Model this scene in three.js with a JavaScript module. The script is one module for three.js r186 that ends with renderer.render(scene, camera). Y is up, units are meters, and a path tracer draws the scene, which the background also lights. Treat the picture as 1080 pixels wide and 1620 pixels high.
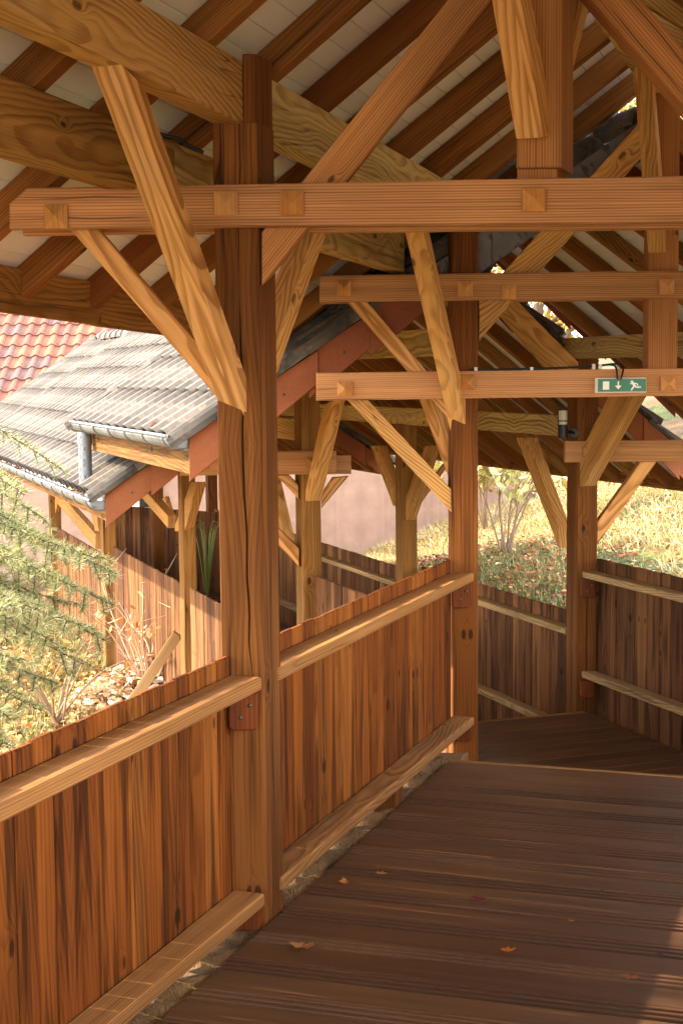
import * as THREE from 'three';
import { mergeGeometries } from 'three/addons/utils/BufferGeometryUtils.js';

// ---------------------------------------------------------------- camera, sky, sun, exposure
const W = 682, H = 1024;
const scene = new THREE.Scene();
const FOCAL = 2300;                                   // in pixels of the 1080 x 1620 photograph
const camera = new THREE.PerspectiveCamera(2 * Math.atan(810 / FOCAL) * 180 / Math.PI, W / H, 0.05, 400);
camera.position.set(0, 1.9, 0);
camera.rotation.order = 'YXZ';
camera.rotation.set(-5.36 * Math.PI / 180, 0, -0.5 * Math.PI / 180);
camera.updateMatrixWorld(true);
const renderer = new THREE.WebGLRenderer({ antialias: true });
renderer.setSize(W, H);
renderer.toneMapping = THREE.LinearToneMapping;
renderer.toneMappingExposure = 5.3;
renderer.shadowMap.enabled = true;
{
  const w = 512, h = 256, a = new Float32Array(w * h * 4);
  for (let j = 0; j < h; j++) {
    const el = ((j + 0.5) / h - 0.5) * Math.PI, t = Math.pow(Math.max(0, Math.sin(el)), 0.5);
    for (let i = 0; i < w; i++) {
      const k = (j * w + i) * 4;
      const c = el < 0 ? [0.8, 0.74, 0.66] : [1.95 - 1.05 * t, 1.84 - 0.8 * t, 1.68 - 0.33 * t];
      a[k] = c[0]; a[k + 1] = c[1]; a[k + 2] = c[2]; a[k + 3] = 1;
    }
  }
  const sky = new THREE.DataTexture(a, w, h, THREE.RGBAFormat, THREE.FloatType);
  sky.mapping = THREE.EquirectangularReflectionMapping; sky.magFilter = sky.minFilter = THREE.LinearFilter; sky.needsUpdate = true;
  scene.background = sky; scene.environment = sky;
}
const SUN = new THREE.Vector3(-0.794, 0.542, -0.275).normalize();
const sun = new THREE.DirectionalLight(new THREE.Color(1.0, 0.86, 0.66), 2.9);
sun.position.copy(SUN).multiplyScalar(40).add(new THREE.Vector3(0, 0, -9));
sun.target.position.set(0, 0, -9); sun.castShadow = true; sun.shadow.radius = 1.2;
Object.assign(sun.shadow.camera, { left: -26, right: 26, top: 26, bottom: -26, near: 1, far: 100 });
sun.shadow.mapSize.set(4096, 4096);
scene.add(sun, sun.target);

// ---------------------------------------------------------------- helpers
let seedState = 12345;
const rnd = () => { seedState |= 0; seedState = seedState + 0x6D2B79F5 | 0; let t = Math.imul(seedState ^ seedState >>> 15, 1 | seedState); t = t + Math.imul(t ^ t >>> 7, 61 | t) ^ t; return ((t ^ t >>> 14) >>> 0) / 4294967296; };
const R = (a, b) => a + (b - a) * rnd();
const V = (x, y, z) => new THREE.Vector3(x, y, z);
const hash = (x, y, s) => { let h = Math.imul(x, 374761393) + Math.imul(y, 668265263) + Math.imul(s, 1442695041) | 0; h = Math.imul(h ^ h >>> 13, 1274126177); return ((h ^ h >>> 16) >>> 0) / 4294967296; };
function noise(x, y, s = 0) {
  const xi = Math.floor(x), yi = Math.floor(y), fx = x - xi, fy = y - yi, u = fx * fx * (3 - 2 * fx), v = fy * fy * (3 - 2 * fy);
  const a = hash(xi, yi, s), b = hash(xi + 1, yi, s), c = hash(xi, yi + 1, s), d = hash(xi + 1, yi + 1, s);
  return a + (b - a) * u + (c - a) * v + (a - b - c + d) * u * v;
}
const fbm = (x, y, s, o = 3) => { let v = 0, a = 0.5, n = 0; for (let i = 0; i < o; i++) { v += a * noise(x, y, s + i * 7); n += a; a *= 0.5; x *= 2.03; y *= 2.03; } return v / n; };
const sstep = (a, b, x) => { const t = Math.min(1, Math.max(0, (x - a) / (b - a))); return t * t * (3 - 2 * t); };
// a photograph pixel gives a direction; its distance comes from the plane it lies in
const EYE = camera.position.clone(), CQ = camera.quaternion.clone();
const ray = (u, v) => V((u - 540) / FOCAL, -(v - 810) / FOCAL, -1).applyQuaternion(CQ);
const onPlane = (u, v, p, n) => { const r = ray(u, v); const t = p.clone().sub(EYE).dot(n) / r.dot(n); return EYE.clone().addScaledVector(r, t); };
const atZ = (u, v, d) => onPlane(u, v, V(0, 0, -d), V(0, 0, 1));
const atY = (u, v, y) => onPlane(u, v, V(0, y, 0), V(0, 1, 0));

const taken = {};
function numbered(name) { const n = taken[name] = (taken[name] ?? -1) + 1; return n ? name + '_' + String(n).padStart(3, '0') : name; }
function thing(name, label, category, base = V(0, 0, 0), group) {
  const o = new THREE.Group(); o.name = numbered(name); o.position.copy(base); o.userData = { label, category };
  if (group) o.userData.group = group;
  scene.add(o); return o;
}
function structure(name, base = V(0, 0, 0)) { const o = new THREE.Group(); o.name = numbered(name); o.position.copy(base); o.userData = { kind: 'structure' }; scene.add(o); return o; }
const worldBase = o => { const b = V(0, 0, 0); for (let p = o; p && p !== scene; p = p.parent) b.add(p.position); return b; };
function part(name, geo, mat, parent, label) {          // geometry comes in world metres
  const b = worldBase(parent); geo.translate(-b.x, -b.y, -b.z);
  const m = new THREE.Mesh(geo, mat); m.name = name; m.castShadow = m.receiveShadow = true;
  if (label) m.userData.label = label;
  parent.add(m); return m;
}
function soup(tris, grain, ou = 0, ov = 0, ref) {       // flat shaded triangles, box mapped uv in metres, v along the grain
  const n = tris.length, pos = new Float32Array(n * 3), nor = new Float32Array(n * 3), uv = new Float32Array(n * 2);
  const g = grain.clone().normalize(), r = (ref ?? (Math.abs(g.y) < 0.9 ? V(0, 1, 0) : V(0, 0, 1))).clone();
  const A = r.addScaledVector(g, -r.dot(g)).normalize(), B = V().crossVectors(g, A), e1 = V(), e2 = V(), N = V(), o = tris[0];
  for (let i = 0; i < n; i += 3) {
    e1.subVectors(tris[i + 1], tris[i]); e2.subVectors(tris[i + 2], tris[i]); N.crossVectors(e1, e2).normalize();
    const end = Math.abs(N.dot(g)) > 0.8, U = end ? A : Math.abs(N.dot(A)) > Math.abs(N.dot(B)) ? B : A, W_ = end ? B : g, side = !end && U === A ? 0.137 : 0;
    for (let k = 0; k < 3; k++) {
      const p = tris[i + k], q = i + k;
      pos[q * 3] = p.x; pos[q * 3 + 1] = p.y; pos[q * 3 + 2] = p.z;
      nor[q * 3] = N.x; nor[q * 3 + 1] = N.y; nor[q * 3 + 2] = N.z;
      e1.subVectors(p, o); uv[q * 2] = e1.dot(U) + ou + side; uv[q * 2 + 1] = e1.dot(W_) + ov;
    }
  }
  const geo = new THREE.BufferGeometry();
  geo.setAttribute('position', new THREE.BufferAttribute(pos, 3)); geo.setAttribute('normal', new THREE.BufferAttribute(nor, 3)); geo.setAttribute('uv', new THREE.BufferAttribute(uv, 2));
  return geo;
}
// convex planar polygon pushed along ext, edges chamfered by c, long edges uneven by jit
function prism(poly, ext, { c = 0.004, grain, jit = 0, seg = 0.14, ou, ov } = {}) {
  let P = poly.map(p => p.clone());
  const nrm = V();
  for (let i = 0; i < P.length; i++) { const a = P[i], b = P[(i + 1) % P.length]; nrm.x += (a.y - b.y) * (a.z + b.z); nrm.y += (a.z - b.z) * (a.x + b.x); nrm.z += (a.x - b.x) * (a.y + b.y); }
  nrm.normalize();
  if (nrm.dot(ext) > 0) { P.reverse(); nrm.negate(); }
  if (!grain) { let best = 0; grain = V(0, 1, 0); for (let i = 0; i < P.length; i++) { const e = P[(i + 1) % P.length].clone().sub(P[i]); if (e.length() > best) { best = e.length(); grain = e.normalize(); } } }
  if (jit) {
    const Q = [];
    for (let i = 0; i < P.length; i++) {
      const a = P[i], b = P[(i + 1) % P.length], L = a.distanceTo(b), k = Math.max(1, Math.min(24, Math.round(L / seg)));
      const inw = V().crossVectors(nrm, b.clone().sub(a)).normalize();
      Q.push(a);
      for (let j = 1; j < k; j++) Q.push(a.clone().lerp(b, j / k).addScaledVector(inw, R(0, 2) * jit));
    }
    P = Q;
  }
  const n = P.length, el = ext.length(), ed = ext.clone().divideScalar(el);
  const inset = P.map((p, i) => {
    const a = P[(i + n - 1) % n], b = P[(i + 1) % n];
    const n1 = V().crossVectors(nrm, p.clone().sub(a)).normalize(), n2 = V().crossVectors(nrm, b.clone().sub(p)).normalize();
    const m = n1.clone().add(n2); const s = c / Math.max(0.35, (1 + n1.dot(n2)) / 2); return p.clone().addScaledVector(m.multiplyScalar(0.5), s);
  });
  const sh = (arr, t) => arr.map(p => p.clone().addScaledVector(ed, t));
  const rings = [inset, sh(P, c), sh(P, el - c), sh(inset, el)], T = [];
  const mid = a => a.reduce((s, p) => s.add(p), V()).divideScalar(a.length);
  const cap = (a, rev) => { if (a.length === 4) { const q = rev ? [a[0], a[2], a[1], a[0], a[3], a[2]] : [a[0], a[1], a[2], a[0], a[2], a[3]]; T.push(...q); return; } const m = mid(a); for (let i = 0; i < n; i++) rev ? T.push(m, a[(i + 1) % n], a[i]) : T.push(m, a[i], a[(i + 1) % n]); };
  cap(rings[0], false); cap(rings[3], true);
  for (let r = 0; r < 3; r++) for (let i = 0; i < n; i++) { const j = (i + 1) % n; T.push(rings[r][i], rings[r + 1][i], rings[r + 1][j], rings[r][i], rings[r + 1][j], rings[r][j]); }
  return soup(T, grain, ou ?? R(0, 3), ov ?? R(0, 5), nrm);
}
const boxAt = (x0, x1, y0, y1, z0, z1, o) => prism([V(x0, y0, z1), V(x1, y0, z1), V(x1, y1, z1), V(x0, y1, z1)], V(0, 0, z0 - z1), o);
const pix = (d, pts) => pts.map(([u, v]) => atZ(u, v, d));
function tube(pts, r0, r1 = r0, sides = 6, closed = false) {
  const curve = new THREE.CatmullRomCurve3(pts); const n = Math.max(2, pts.length * 4);
  const g = new THREE.TubeGeometry(curve, n, 1, sides, closed), p = g.attributes.position, q = V();
  for (let i = 0; i <= n; i++) { const c = curve.getPointAt(i / n), r = r0 + (r1 - r0) * i / n; for (let k = 0; k <= sides; k++) { const id = i * (sides + 1) + k; q.fromBufferAttribute(p, id).sub(c).multiplyScalar(r).add(c); p.setXYZ(id, q.x, q.y, q.z); } }
  return g;
}
const plain = g => { const h = g.index ? g.toNonIndexed() : g; for (const k of Object.keys(h.attributes)) if (!['position', 'normal', 'uv'].includes(k)) h.deleteAttribute(k); return h; };

// ---------------------------------------------------------------- materials
function dataTex(w, h, fn, srgb = true) {
  const a = new Uint8Array(w * h * 4), b = new Uint8Array(w * h * 4);
  for (let j = 0; j < h; j++) for (let i = 0; i < w; i++) {
    const k = (j * w + i) * 4, [r, g, bl, ht] = fn(i / w, j / h);
    a[k] = Math.min(255, Math.max(0, r * 255)); a[k + 1] = Math.min(255, Math.max(0, g * 255)); a[k + 2] = Math.min(255, Math.max(0, bl * 255)); a[k + 3] = 255;
    b[k] = b[k + 1] = b[k + 2] = Math.min(255, Math.max(0, (ht ?? g) * 255)); b[k + 3] = 255;
  }
  const mk = (d, s) => { const t = new THREE.DataTexture(d, w, h); t.magFilter = t.minFilter = THREE.LinearFilter; t.generateMipmaps = false; t.wrapS = t.wrapT = THREE.MirroredRepeatWrapping; if (s) t.colorSpace = THREE.SRGBColorSpace; t.needsUpdate = true; return t; };
  return [mk(a, srgb), mk(b, false)];
}
const WU = 0.4, WV = 2.4;
function woodTex(seed, { rings, figure, contrast, knots = 3, streak = 0.1, fiber = 0.12, stain = 0, cracks = 0.5, grey = 0.3 }) {
  const ks = []; for (let i = 0; i < knots; i++) ks.push([hash(i, 1, seed) * WU, hash(i, 2, seed) * WV, 0.006 + 0.009 * hash(i, 3, seed)]);
  const [c, b] = dataTex(512, 1536, (s, t) => {
    const x = s * WU, v = t * WV;
    let k = 0, dark = 0;
    for (const [kx, kv, kr] of ks) { const dx = x - kx, dv = (v - kv) * 0.45, d = Math.hypot(dx, dv); if (d < kr * 6) { k += 2.6 * Math.exp(-((d / (kr * 2)) ** 2)); dark = Math.max(dark, 1 - sstep(kr * 0.6, kr * 1.1, d)); } }
    let rc;
    if (figure) {
      const cx = WU * (0.5 + 0.55 * (noise(v * 0.55, 3, seed) - 0.5)), hh = 0.015 + figure * (0.09 * noise(v * 0.9, 7, seed) + 0.03 * noise(v * 2.4, 9, seed) + 0.026 * fbm(x * 9, v * 3.2, seed + 5, 3));
      rc = Math.hypot((x - cx) * 0.8, hh) * rings + 0.7 * fbm(x * 14, v * 2, seed + 2, 2) + k;
    } else rc = (x + 0.012 * fbm(x * 2, v * 0.8, seed, 2) + 0.0016 * noise(x * 30, v * 6, seed + 3)) * rings + 0.5 * fbm(x * 20, v * 0.7, seed + 6, 2) + k;
    const f = rc - Math.floor(rc), ri = Math.floor(rc);
    const mod = 0.45 + 0.75 * fbm(x * 8, v * 1.3, seed + 50, 3);
    const late = sstep(0.25, 0.85, f) * (1 - sstep(0.9, 1, f)) * (0.4 + 0.6 * hash(ri, 5, seed)) * mod;
    const fib = noise(x * 900, v * 9, seed + 11) - 0.5 + 0.6 * (noise(x * 300, v * 3, seed + 12) - 0.5);
    const str = fbm(x * 22, v * 0.7, seed + 20, 3) - 0.5, big = fbm(x * 3, v * 1.1, seed + 30, 3) - 0.5;
    const st = stain ? stain * sstep(0.53, 0.74, fbm(x * 30, v * 1.6, seed + 40, 4)) : 0;
    // drying checks: thin dark lines along the grain
    const cn = noise(x * 55 + 0.35 * noise(v * 7, 1, seed), v * 0.9, seed + 60), chk = cracks * sstep(0.52, 0.75, noise(x * 12, v * 1.4, seed + 61)) * (1 - sstep(0.0, 0.035, Math.abs(cn - 0.5)));
    const gr = grey * sstep(0.5, 0.8, fbm(x * 7, v * 2.2, seed + 70, 4));     // silvered weathering
    const L = 0.93 - contrast * late + fiber * fib + streak * str * 2 + 0.26 * big;
    const kd = (1 - 0.42 * dark) * (1 - 0.6 * st) * (1 - 0.62 * chk);
    const r = L * (1 - 0.1 * gr), g = (L - 0.06 * late) * (1 + 0.02 * gr), bl = (L - 0.14 * late) * (1 + 0.28 * gr);
    return [r * kd, g * kd * 0.985, bl * kd * 0.85, 0.6 - 0.3 * late * (contrast * 2.5) + 0.3 * fib - 0.5 * chk];
  });
  for (const t of [c, b]) t.repeat.set(1 / WU, 1 / WV);
  return [c, b];
}
const TEX = {
  straight: woodTex(3, { rings: 105, figure: 0, contrast: 0.22, knots: 1, grey: 0.14 }),
  figured: woodTex(17, { rings: 95, figure: 1, contrast: 0.28, knots: 2, grey: 0.3 }),
  loops: woodTex(29, { rings: 88, figure: 1.5, contrast: 0.31, knots: 3, grey: 0.4 }),
  broad: woodTex(19, { rings: 50, figure: 1.5, contrast: 0.25, knots: 2, grey: 0.25, streak: 0.07 }),
  old: woodTex(41, { rings: 90, figure: 0.5, contrast: 0.13, knots: 2, streak: 0.16, fiber: 0.16, stain: 0.14, cracks: 0.7, grey: 0.25 }),
  board: woodTex(53, { rings: 75, figure: 0.8, contrast: 0.22, knots: 5, streak: 0.17, fiber: 0.18, stain: 0.55, cracks: 0.7, grey: 0.08 }),
  deck: woodTex(67, { rings: 60, figure: 0, contrast: 0.05, knots: 0, streak: 0.06, fiber: 0.12, stain: 0.12, cracks: 0.1, grey: 0.3 }),
};
function wood(tex, hex, rough = 0.85, bump = 0.0012) {   // raw, open pored timber: little surface gloss
  return new THREE.MeshPhysicalMaterial({ specularIntensity: tex === 'deck' ? 0.6 : 0.35, map: TEX[tex][0], bumpMap: TEX[tex][1], bumpScale: bump, color: new THREE.Color(hex), roughness: rough });
}
const pick = a => a[Math.floor(rnd() * a.length)];
const M = {
  tie: [wood('straight', '#d69a74'), wood('straight', '#d09870')],
  brace: [wood('broad', '#e6aa74'), wood('loops', '#dfa66c'), wood('figured', '#e4a874')],
  strut: [wood('straight', '#cf9062'), wood('straight', '#cb8a5c')],
  post: [wood('old', '#84522a'), wood('old', '#865026')],
  postWeathered: [wood('old', '#9a6e40'), wood('old', '#96683a')],
  purlin: [wood('loops', '#d2a06c'), wood('figured', '#c09058')],
  purlinGrey: [wood('loops', '#dcbc8c'), wood('figured', '#d6b480')],
  rafter: [wood('straight', '#a87040'), wood('old', '#9c6636'), wood('figured', '#b4844e'), wood('straight', '#945a2c')],
  fascia: [wood('figured', '#ae7c46'), wood('board', '#a87640')],
  fence: [wood('board', '#a25e26'), wood('board', '#985622'), wood('board', '#ae6a30'), wood('board', '#8a4c1e')],
  fenceOld: [wood('board', '#8c6040'), wood('board', '#7c5236'), wood('board', '#98694a'), wood('board', '#6c4630')],
  rail: [wood('figured', '#bf8a5e'), wood('straight', '#b98458')],
  railOld: [wood('figured', '#cba882')],
  block: wood('old', '#86461f', 0.6),
  peg: [wood('deck', '#d89a62', 0.55), wood('deck', '#cc8c54', 0.55)],
  deck: [wood('deck', '#6f4e3c', 0.5, 0.0004), wood('deck', '#674836', 0.5, 0.0004), wood('deck', '#765542', 0.5, 0.0004)],
  nosing: wood('straight', '#b48a62'),
  soffit: [0, 1, 2].map(i => new THREE.MeshStandardMaterial({ color: new THREE.Color(['#f4f2ee', '#efece6', '#f6f4f1'][i]), roughness: 0.5, bumpMap: TEX.old[1], bumpScale: 0.0004 })),
};
function spotTex(seed, sc, fn) { const [c, b] = dataTex(512, 512, (s, t) => fn(s * sc, t * sc)); for (const t of [c, b]) t.repeat.set(1 / sc, 1 / sc); return [c, b]; }
const tileTex = spotTex(71, 1, (x, y) => { const a = fbm(x * 7, y * 7, 71, 4), l = sstep(0.55, 0.68, fbm(x * 24, y * 24, 75, 3)), d = sstep(0.6, 0.75, fbm(x * 15, y * 9, 79, 3)); const L = 0.7 + 0.4 * (a - 0.5) + 0.16 * l - 0.2 * d; return [L, L * (0.975 - 0.01 * l), L * (0.94 - 0.03 * l), a]; });
const metalTex = spotTex(83, 0.6, (x, y) => { const a = fbm(x * 16, y * 16, 83, 4), d = sstep(0.62, 0.8, fbm(x * 9, y * 30, 87, 3)); const L = 0.78 + 0.22 * (a - 0.5) - 0.3 * d; return [L, L, L, a]; });
const plasterTex = spotTex(91, 1.5, (x, y) => { const a = fbm(x * 5, y * 5, 91, 4), g = noise(x * 160, y * 160, 95), w = sstep(0.55, 0.7, fbm(x * 9, y * 1.6, 97, 4)); const L = 0.9 + 0.16 * (a - 0.5) + 0.09 * (g - 0.5) - 0.025 * w; return [L, L * 0.995, L * 0.985, g]; });
const clayTex = spotTex(99, 0.8, (x, y) => { const a = fbm(x * 6, y * 6, 99, 4), d = sstep(0.58, 0.75, fbm(x * 13, y * 13, 103, 3)), l = sstep(0.66, 0.72, fbm(x * 40, y * 40, 107, 2)); const L = 0.86 + 0.22 * (a - 0.5) - 0.1 * d; return [L + 0.1 * l, L * 0.97 + 0.12 * l, L * 0.93 + 0.13 * l, a]; });
const soilTex = spotTex(113, 3, (x, y) => { const a = fbm(x * 3, y * 3, 113, 5), b = noise(x * 60, y * 60, 117), g = sstep(0.45, 0.62, fbm(x * 1.6, y * 1.6, 119, 4)); const L = 0.55 + 0.4 * (a - 0.5) + 0.35 * (b - 0.5); return [L * (0.95 - 0.3 * g), L * (0.78 + 0.06 * g), L * (0.5 - 0.1 * g), b]; });
const stoneTex = spotTex(127, 0.7, (x, y) => { const a = fbm(x * 8, y * 8, 127, 5), b = noise(x * 170, y * 170, 131); const L = 0.72 + 0.5 * (a - 0.5) + 0.16 * (b - 0.5); return [L, L * 0.9, L * 0.72, a * 0.7 + b * 0.3]; });
const std = (tex, hex, rough, bump = 0.002, extra = {}) => new THREE.MeshStandardMaterial({ map: tex[0], bumpMap: tex[1], bumpScale: bump, color: new THREE.Color(hex), roughness: rough, ...extra });
M.tile = [std(tileTex, '#7f7468', 0.95), std(tileTex, '#776c60', 0.95), std(tileTex, '#887c6e', 0.95), std(tileTex, '#6c645a', 0.95)];
M.verge = [std(plasterTex, '#9c5426', 0.8, 0.001), std(plasterTex, '#8f4a20', 0.8, 0.001), std(plasterTex, '#a35c2c', 0.8, 0.001)];
M.clay = [std(clayTex, '#945e46', 0.95), std(clayTex, '#885746', 0.95), std(clayTex, '#9c664a', 0.95), std(clayTex, '#7c5a52', 0.95)];
M.zinc = std(metalTex, '#b8bcbc', 0.42, 0.0006, { metalness: 0.55 });
M.flashing = std(metalTex, '#8a8078', 0.55, 0.0006, { metalness: 0.3 });
M.plaster = std(plasterTex, '#bc9880', 0.95, 0.0015);
M.soil = std(soilTex, '#bea67a', 1, 0.02);
M.stonePale = std(stoneTex, '#e8d6c0', 0.95, 0.01);
M.stone = std(stoneTex, '#b89a74', 0.95, 0.012);
M.black = new THREE.MeshStandardMaterial({ color: 0x0c0c0d, roughness: 0.5 });
M.steel = new THREE.MeshStandardMaterial({ color: 0x6b665f, roughness: 0.4, metalness: 0.8 });
M.bark = std(clayTex, '#6d5a48', 0.95, 0.006);
M.twig = new THREE.MeshStandardMaterial({ color: new THREE.Color('#9a8266'), roughness: 0.9 });
M.trim = new THREE.MeshStandardMaterial({ color: new THREE.Color('#e2d6c6'), roughness: 0.7 });
M.darkGlass = new THREE.MeshPhysicalMaterial({ color: 0x14161a, roughness: 0.08, clearcoat: 0.5 });
const leafMat = new THREE.MeshPhysicalMaterial({ vertexColors: true, roughness: 0.8, side: THREE.DoubleSide, transmission: 0.3, thickness: 0 });
const needleMat = new THREE.MeshStandardMaterial({ vertexColors: true, roughness: 0.8, side: THREE.DoubleSide });
const litterMat = new THREE.MeshStandardMaterial({ color: 0xffffff, roughness: 0.85, side: THREE.DoubleSide });

// ---------------------------------------------------------------- plan of the place
const T1 = 0.372, T2 = 0.367;                           // the upper walkway bears right, the lower one left, by about 20 degrees
const D1 = 4.89, P1 = 4.95, D2 = 7.48, P2 = 7.54;       // front of ties and of posts in the two trusses
const XI1 = atZ(412, 700, P1).x, PW = 0.147;
const w1 = (xo, y, d) => V(XI1 + xo + (d - P1) * T1, y, -d);          // upper walkway; xo from the inner faces of the left posts
const XC = atZ(1049, 500, P2).x;
const w2 = (xo, y, d) => V(XC + xo - (d - P2) * T2, y, -d);           // lower walkway; xo from its centre line
const AX1 = V(T1, 0, -1), AX2 = V(-T2, 0, -1), BACK = V(0, 0, -1);
const J = 0.0012;
const plane1 = (xo, y, d) => ({ p: w1(xo, y, d), n: V(1, 0, T1).normalize() });   // vertical planes along the walkways
const pix1 = (xo, pts) => { const q = plane1(xo, 1, 5); return pts.map(([u, v]) => onPlane(u, v, q.p, q.n)); };
const pixThrough = (pt, axis, pts) => { const n = V(axis.z, 0, -axis.x).normalize(); return pts.map(([u, v]) => onPlane(u, v, pt, n)); };
const leftOf = axis => V(axis.z, 0, -axis.x).normalize();

// pyramid headed wooden peg in a tie
function pegGeo(u, v, d, s = 0.077) {
  const c = atZ(u, v, d), h = s / 2, z0 = -d - 0.01, z1 = -d + 0.016, z2 = -d + 0.046, q = [[-h, -h], [h, -h], [h, h], [-h, h]], T = [];
  for (let i = 0; i < 4; i++) { const [a, b] = q[i], [e, f] = q[(i + 1) % 4]; const A = V(c.x + a, c.y + b, z0), B = V(c.x + e, c.y + f, z0), C = V(c.x + e, c.y + f, z1), D = V(c.x + a, c.y + b, z1), E = V(c.x, c.y, z2); T.push(A, B, C, A, C, D, D, C, E); }
  return soup(T, V(0, 1, 0), R(0, 3), R(0, 3));
}
function tie(t, d, poly, gap, pegs, mat, label) {
  const f = part('tie_beam', prism(pix(d, poly), V(0, 0, -0.06), { jit: J, c: 0.005 }), mat, t, label);
  const back = pix(d, poly).map(p => p.add(V(0, 0, -0.06 - gap)));
  part('tie_beam', prism(back, V(0, 0, -0.06), { jit: J, c: 0.005 }), mat, t);
  for (const [u, v] of pegs) { const g = pegGeo(u, v, d); const b = worldBase(f); g.translate(-b.x, -b.y, -b.z); const m = new THREE.Mesh(g, pick(M.peg)); m.name = 'peg'; m.castShadow = m.receiveShadow = true; f.add(m); }
  return f;
}

// ---------------------------------------------------------------- upper truss (frame 1)
const yAt = (u, v, d) => atZ(u, v, d).y;
{
  const t = thing('timber_truss', 'large timber truss with a chamfered tie beam on the square post beside the deck edge', 'truss', w1(0, 0, P1));
  const xl = XI1 - PW, seat = yAt(365, 195, P1), tongueTop = yAt(398, 85, P1);
  const F0 = 0.045;                                     // the face has split along a drying crack, down to the core behind it
  const core = AX1.clone().multiplyScalar(F0);
  const post = part('post', prism([V(xl, -0.03, -P1), V(XI1, -0.03, -P1), V(XI1, seat, -P1), V(xl, seat, -P1)].map(p => p.add(core)), AX1.clone().multiplyScalar(0.145 - F0), { jit: 0, c: 0.006, grain: V(0, 1, 0) }), M.post[0], t);
  const crack = [[0.62, -0.05], [0.66, 0.5], [0.75, 0.86], [0.66, 0.98], [0.68, 1.08], [0.64, 1.2], [0.66, 1.34], [0.60, 1.48], [0.58, 1.66], [0.60, 1.8], [0.56, 2.0], [0.57, 2.2], [0.55, 2.45], [0.63, 2.6], [0.6, 2.95]];
  const crackX = y => { let i = 0; while (i < crack.length - 2 && crack[i + 1][1] < y) i++; const [a, ya] = crack[i], [b, yb] = crack[i + 1], k = (y - ya) / (yb - ya); return xl + PW * (a + (b - a) * k) + 0.003 * (noise(y * 14, 2, 77) - 0.5); };
  const gapW = y => 0.0006 + 0.0042 * sstep(0.8, 1.05, y) * (1 - sstep(1.95, 2.2, y)) * (0.35 + noise(y * 5, 8, 78)) + 0.0012 * sstep(2.2, 2.35, y);
  for (const sd of [0, 1]) {
    const T = [], rows = [], n = 60;
    for (let i = 0; i <= n; i++) {
      const y = -0.03 + (seat + 0.03) * i / n, c = crackX(y), g = gapW(y), w = 0.0015 * (noise(y * 6, sd, 79) - 0.5);
      const prof = sd ? [[c + g * 0.2, F0], [c + g, 0.0], [XI1 - 0.006 + w, 0], [XI1 + w, 0.006], [XI1 + w, F0 + 0.002]] : [[xl + w, F0 + 0.002], [xl + w, 0.006], [xl + 0.006 + w, 0], [c - g, 0], [c - g * 0.2, F0]];
      rows.push(prof.map(([x, q]) => V(x + q * T1, y, -P1 - q)));
    }
    for (let i = 0; i < n; i++) for (let k = 0; k < 4; k++) { const a = rows[i][k], b = rows[i][k + 1], c = rows[i + 1][k + 1], d = rows[i + 1][k]; T.push(a, b, c, a, c, d); }
    part('split_face', soup(T, V(0, 1, 0), 0.31 + sd * 0.9, 0.7), M.post[0], post);
  }
  part('tongue', prism([V(XI1 - 0.043, seat, -P1), V(XI1 - 0.002, seat, -P1), V(XI1 - 0.002, tongueTop, -P1), V(XI1 - 0.043, tongueTop, -P1)], AX1.clone().multiplyScalar(0.14), { grain: V(0, 1, 0) }), M.post[1], post);
  tie(t, D1, [[15, 362], [15, 322], [43, 297], [1700, 265], [1700, 347]], 0.145, [[90, 343], [358, 322], [462, 322], [843, 317]], M.tie[0]);
  part('strut', prism(pix(P1 + 0.01, [[414, 367], [414, 452], [818, -50], [818, -139]]), V(0, 0, -0.11), { jit: J }), M.strut[0], t);
  part('strut', prism(pix(P1 + 0.01, [[890, -51], [890, -150], [1306, 345], [1306, 428]]), V(0, 0, -0.11), { jit: J }), M.strut[1], t);
  part('knee_brace', prism(pix(P1 + 0.02, [[107, 358], [152, 358], [346, 581], [346, 632]]), V(0, 0, -0.1), { jit: J }), M.brace[0], t);
  const kt = yAt(850, -260, P1);
  const kl = atZ(814, 250, P1).x, kr = atZ(885, 250, P1).x, kb = yAt(850, 267, P1), kb2 = yAt(850, 330, P1);
  const king = part('king_post', prism([V(kl, kb, -P1 + 0.03), V(kr, kb, -P1 + 0.03), V(kr, kt, -P1 + 0.03), V(kl, kt, -P1 + 0.03)], AX1.clone().multiplyScalar(0.19), { jit: J, c: 0.005, grain: V(0, 1, 0) }), M.strut[0], t);
  part('tenon', prism([V(kl + 0.008, kb2, -P1 - 0.01), V(kr - 0.008, kb2, -P1 - 0.01), V(kr - 0.008, kb + 0.01, -P1 - 0.01), V(kl + 0.008, kb + 0.01, -P1 - 0.01)], AX1.clone().multiplyScalar(0.12), { grain: V(0, 1, 0) }), M.strut[1], king);
  const side = leftOf(AX1);
  const kp = atZ(868, 200, P1 - 0.02);
  part('ridge_brace', prism(pixThrough(kp, AX1, [[799, -150], [816, -150], [869, 165], [869, 217], [858, 217]]), side.clone().multiplyScalar(0.09), { jit: J }), M.brace[0], t);
  part('ridge_brace', prism(pixThrough(atZ(893, 140, P1 + 0.15), AX1, [[952, -105], [962, -105], [892, 165], [892, 128]]), side.clone().multiplyScalar(0.09), { jit: J }), M.brace[1], t);
  // braces up to the purlin, towards and away from the deck end
  part('purlin_brace', prism(pix1(-0.045, [[192, 101], [229, 136], [392, 602], [392, 657]]), side.clone().multiplyScalar(0.095), { jit: J }), M.brace[0], t);
  part('purlin_brace', prism(pix1(-0.045, [[529, 277], [546, 285], [418, 651], [418, 603]]), side.clone().multiplyScalar(0.095), { jit: J }), M.brace[1], t);
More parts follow.
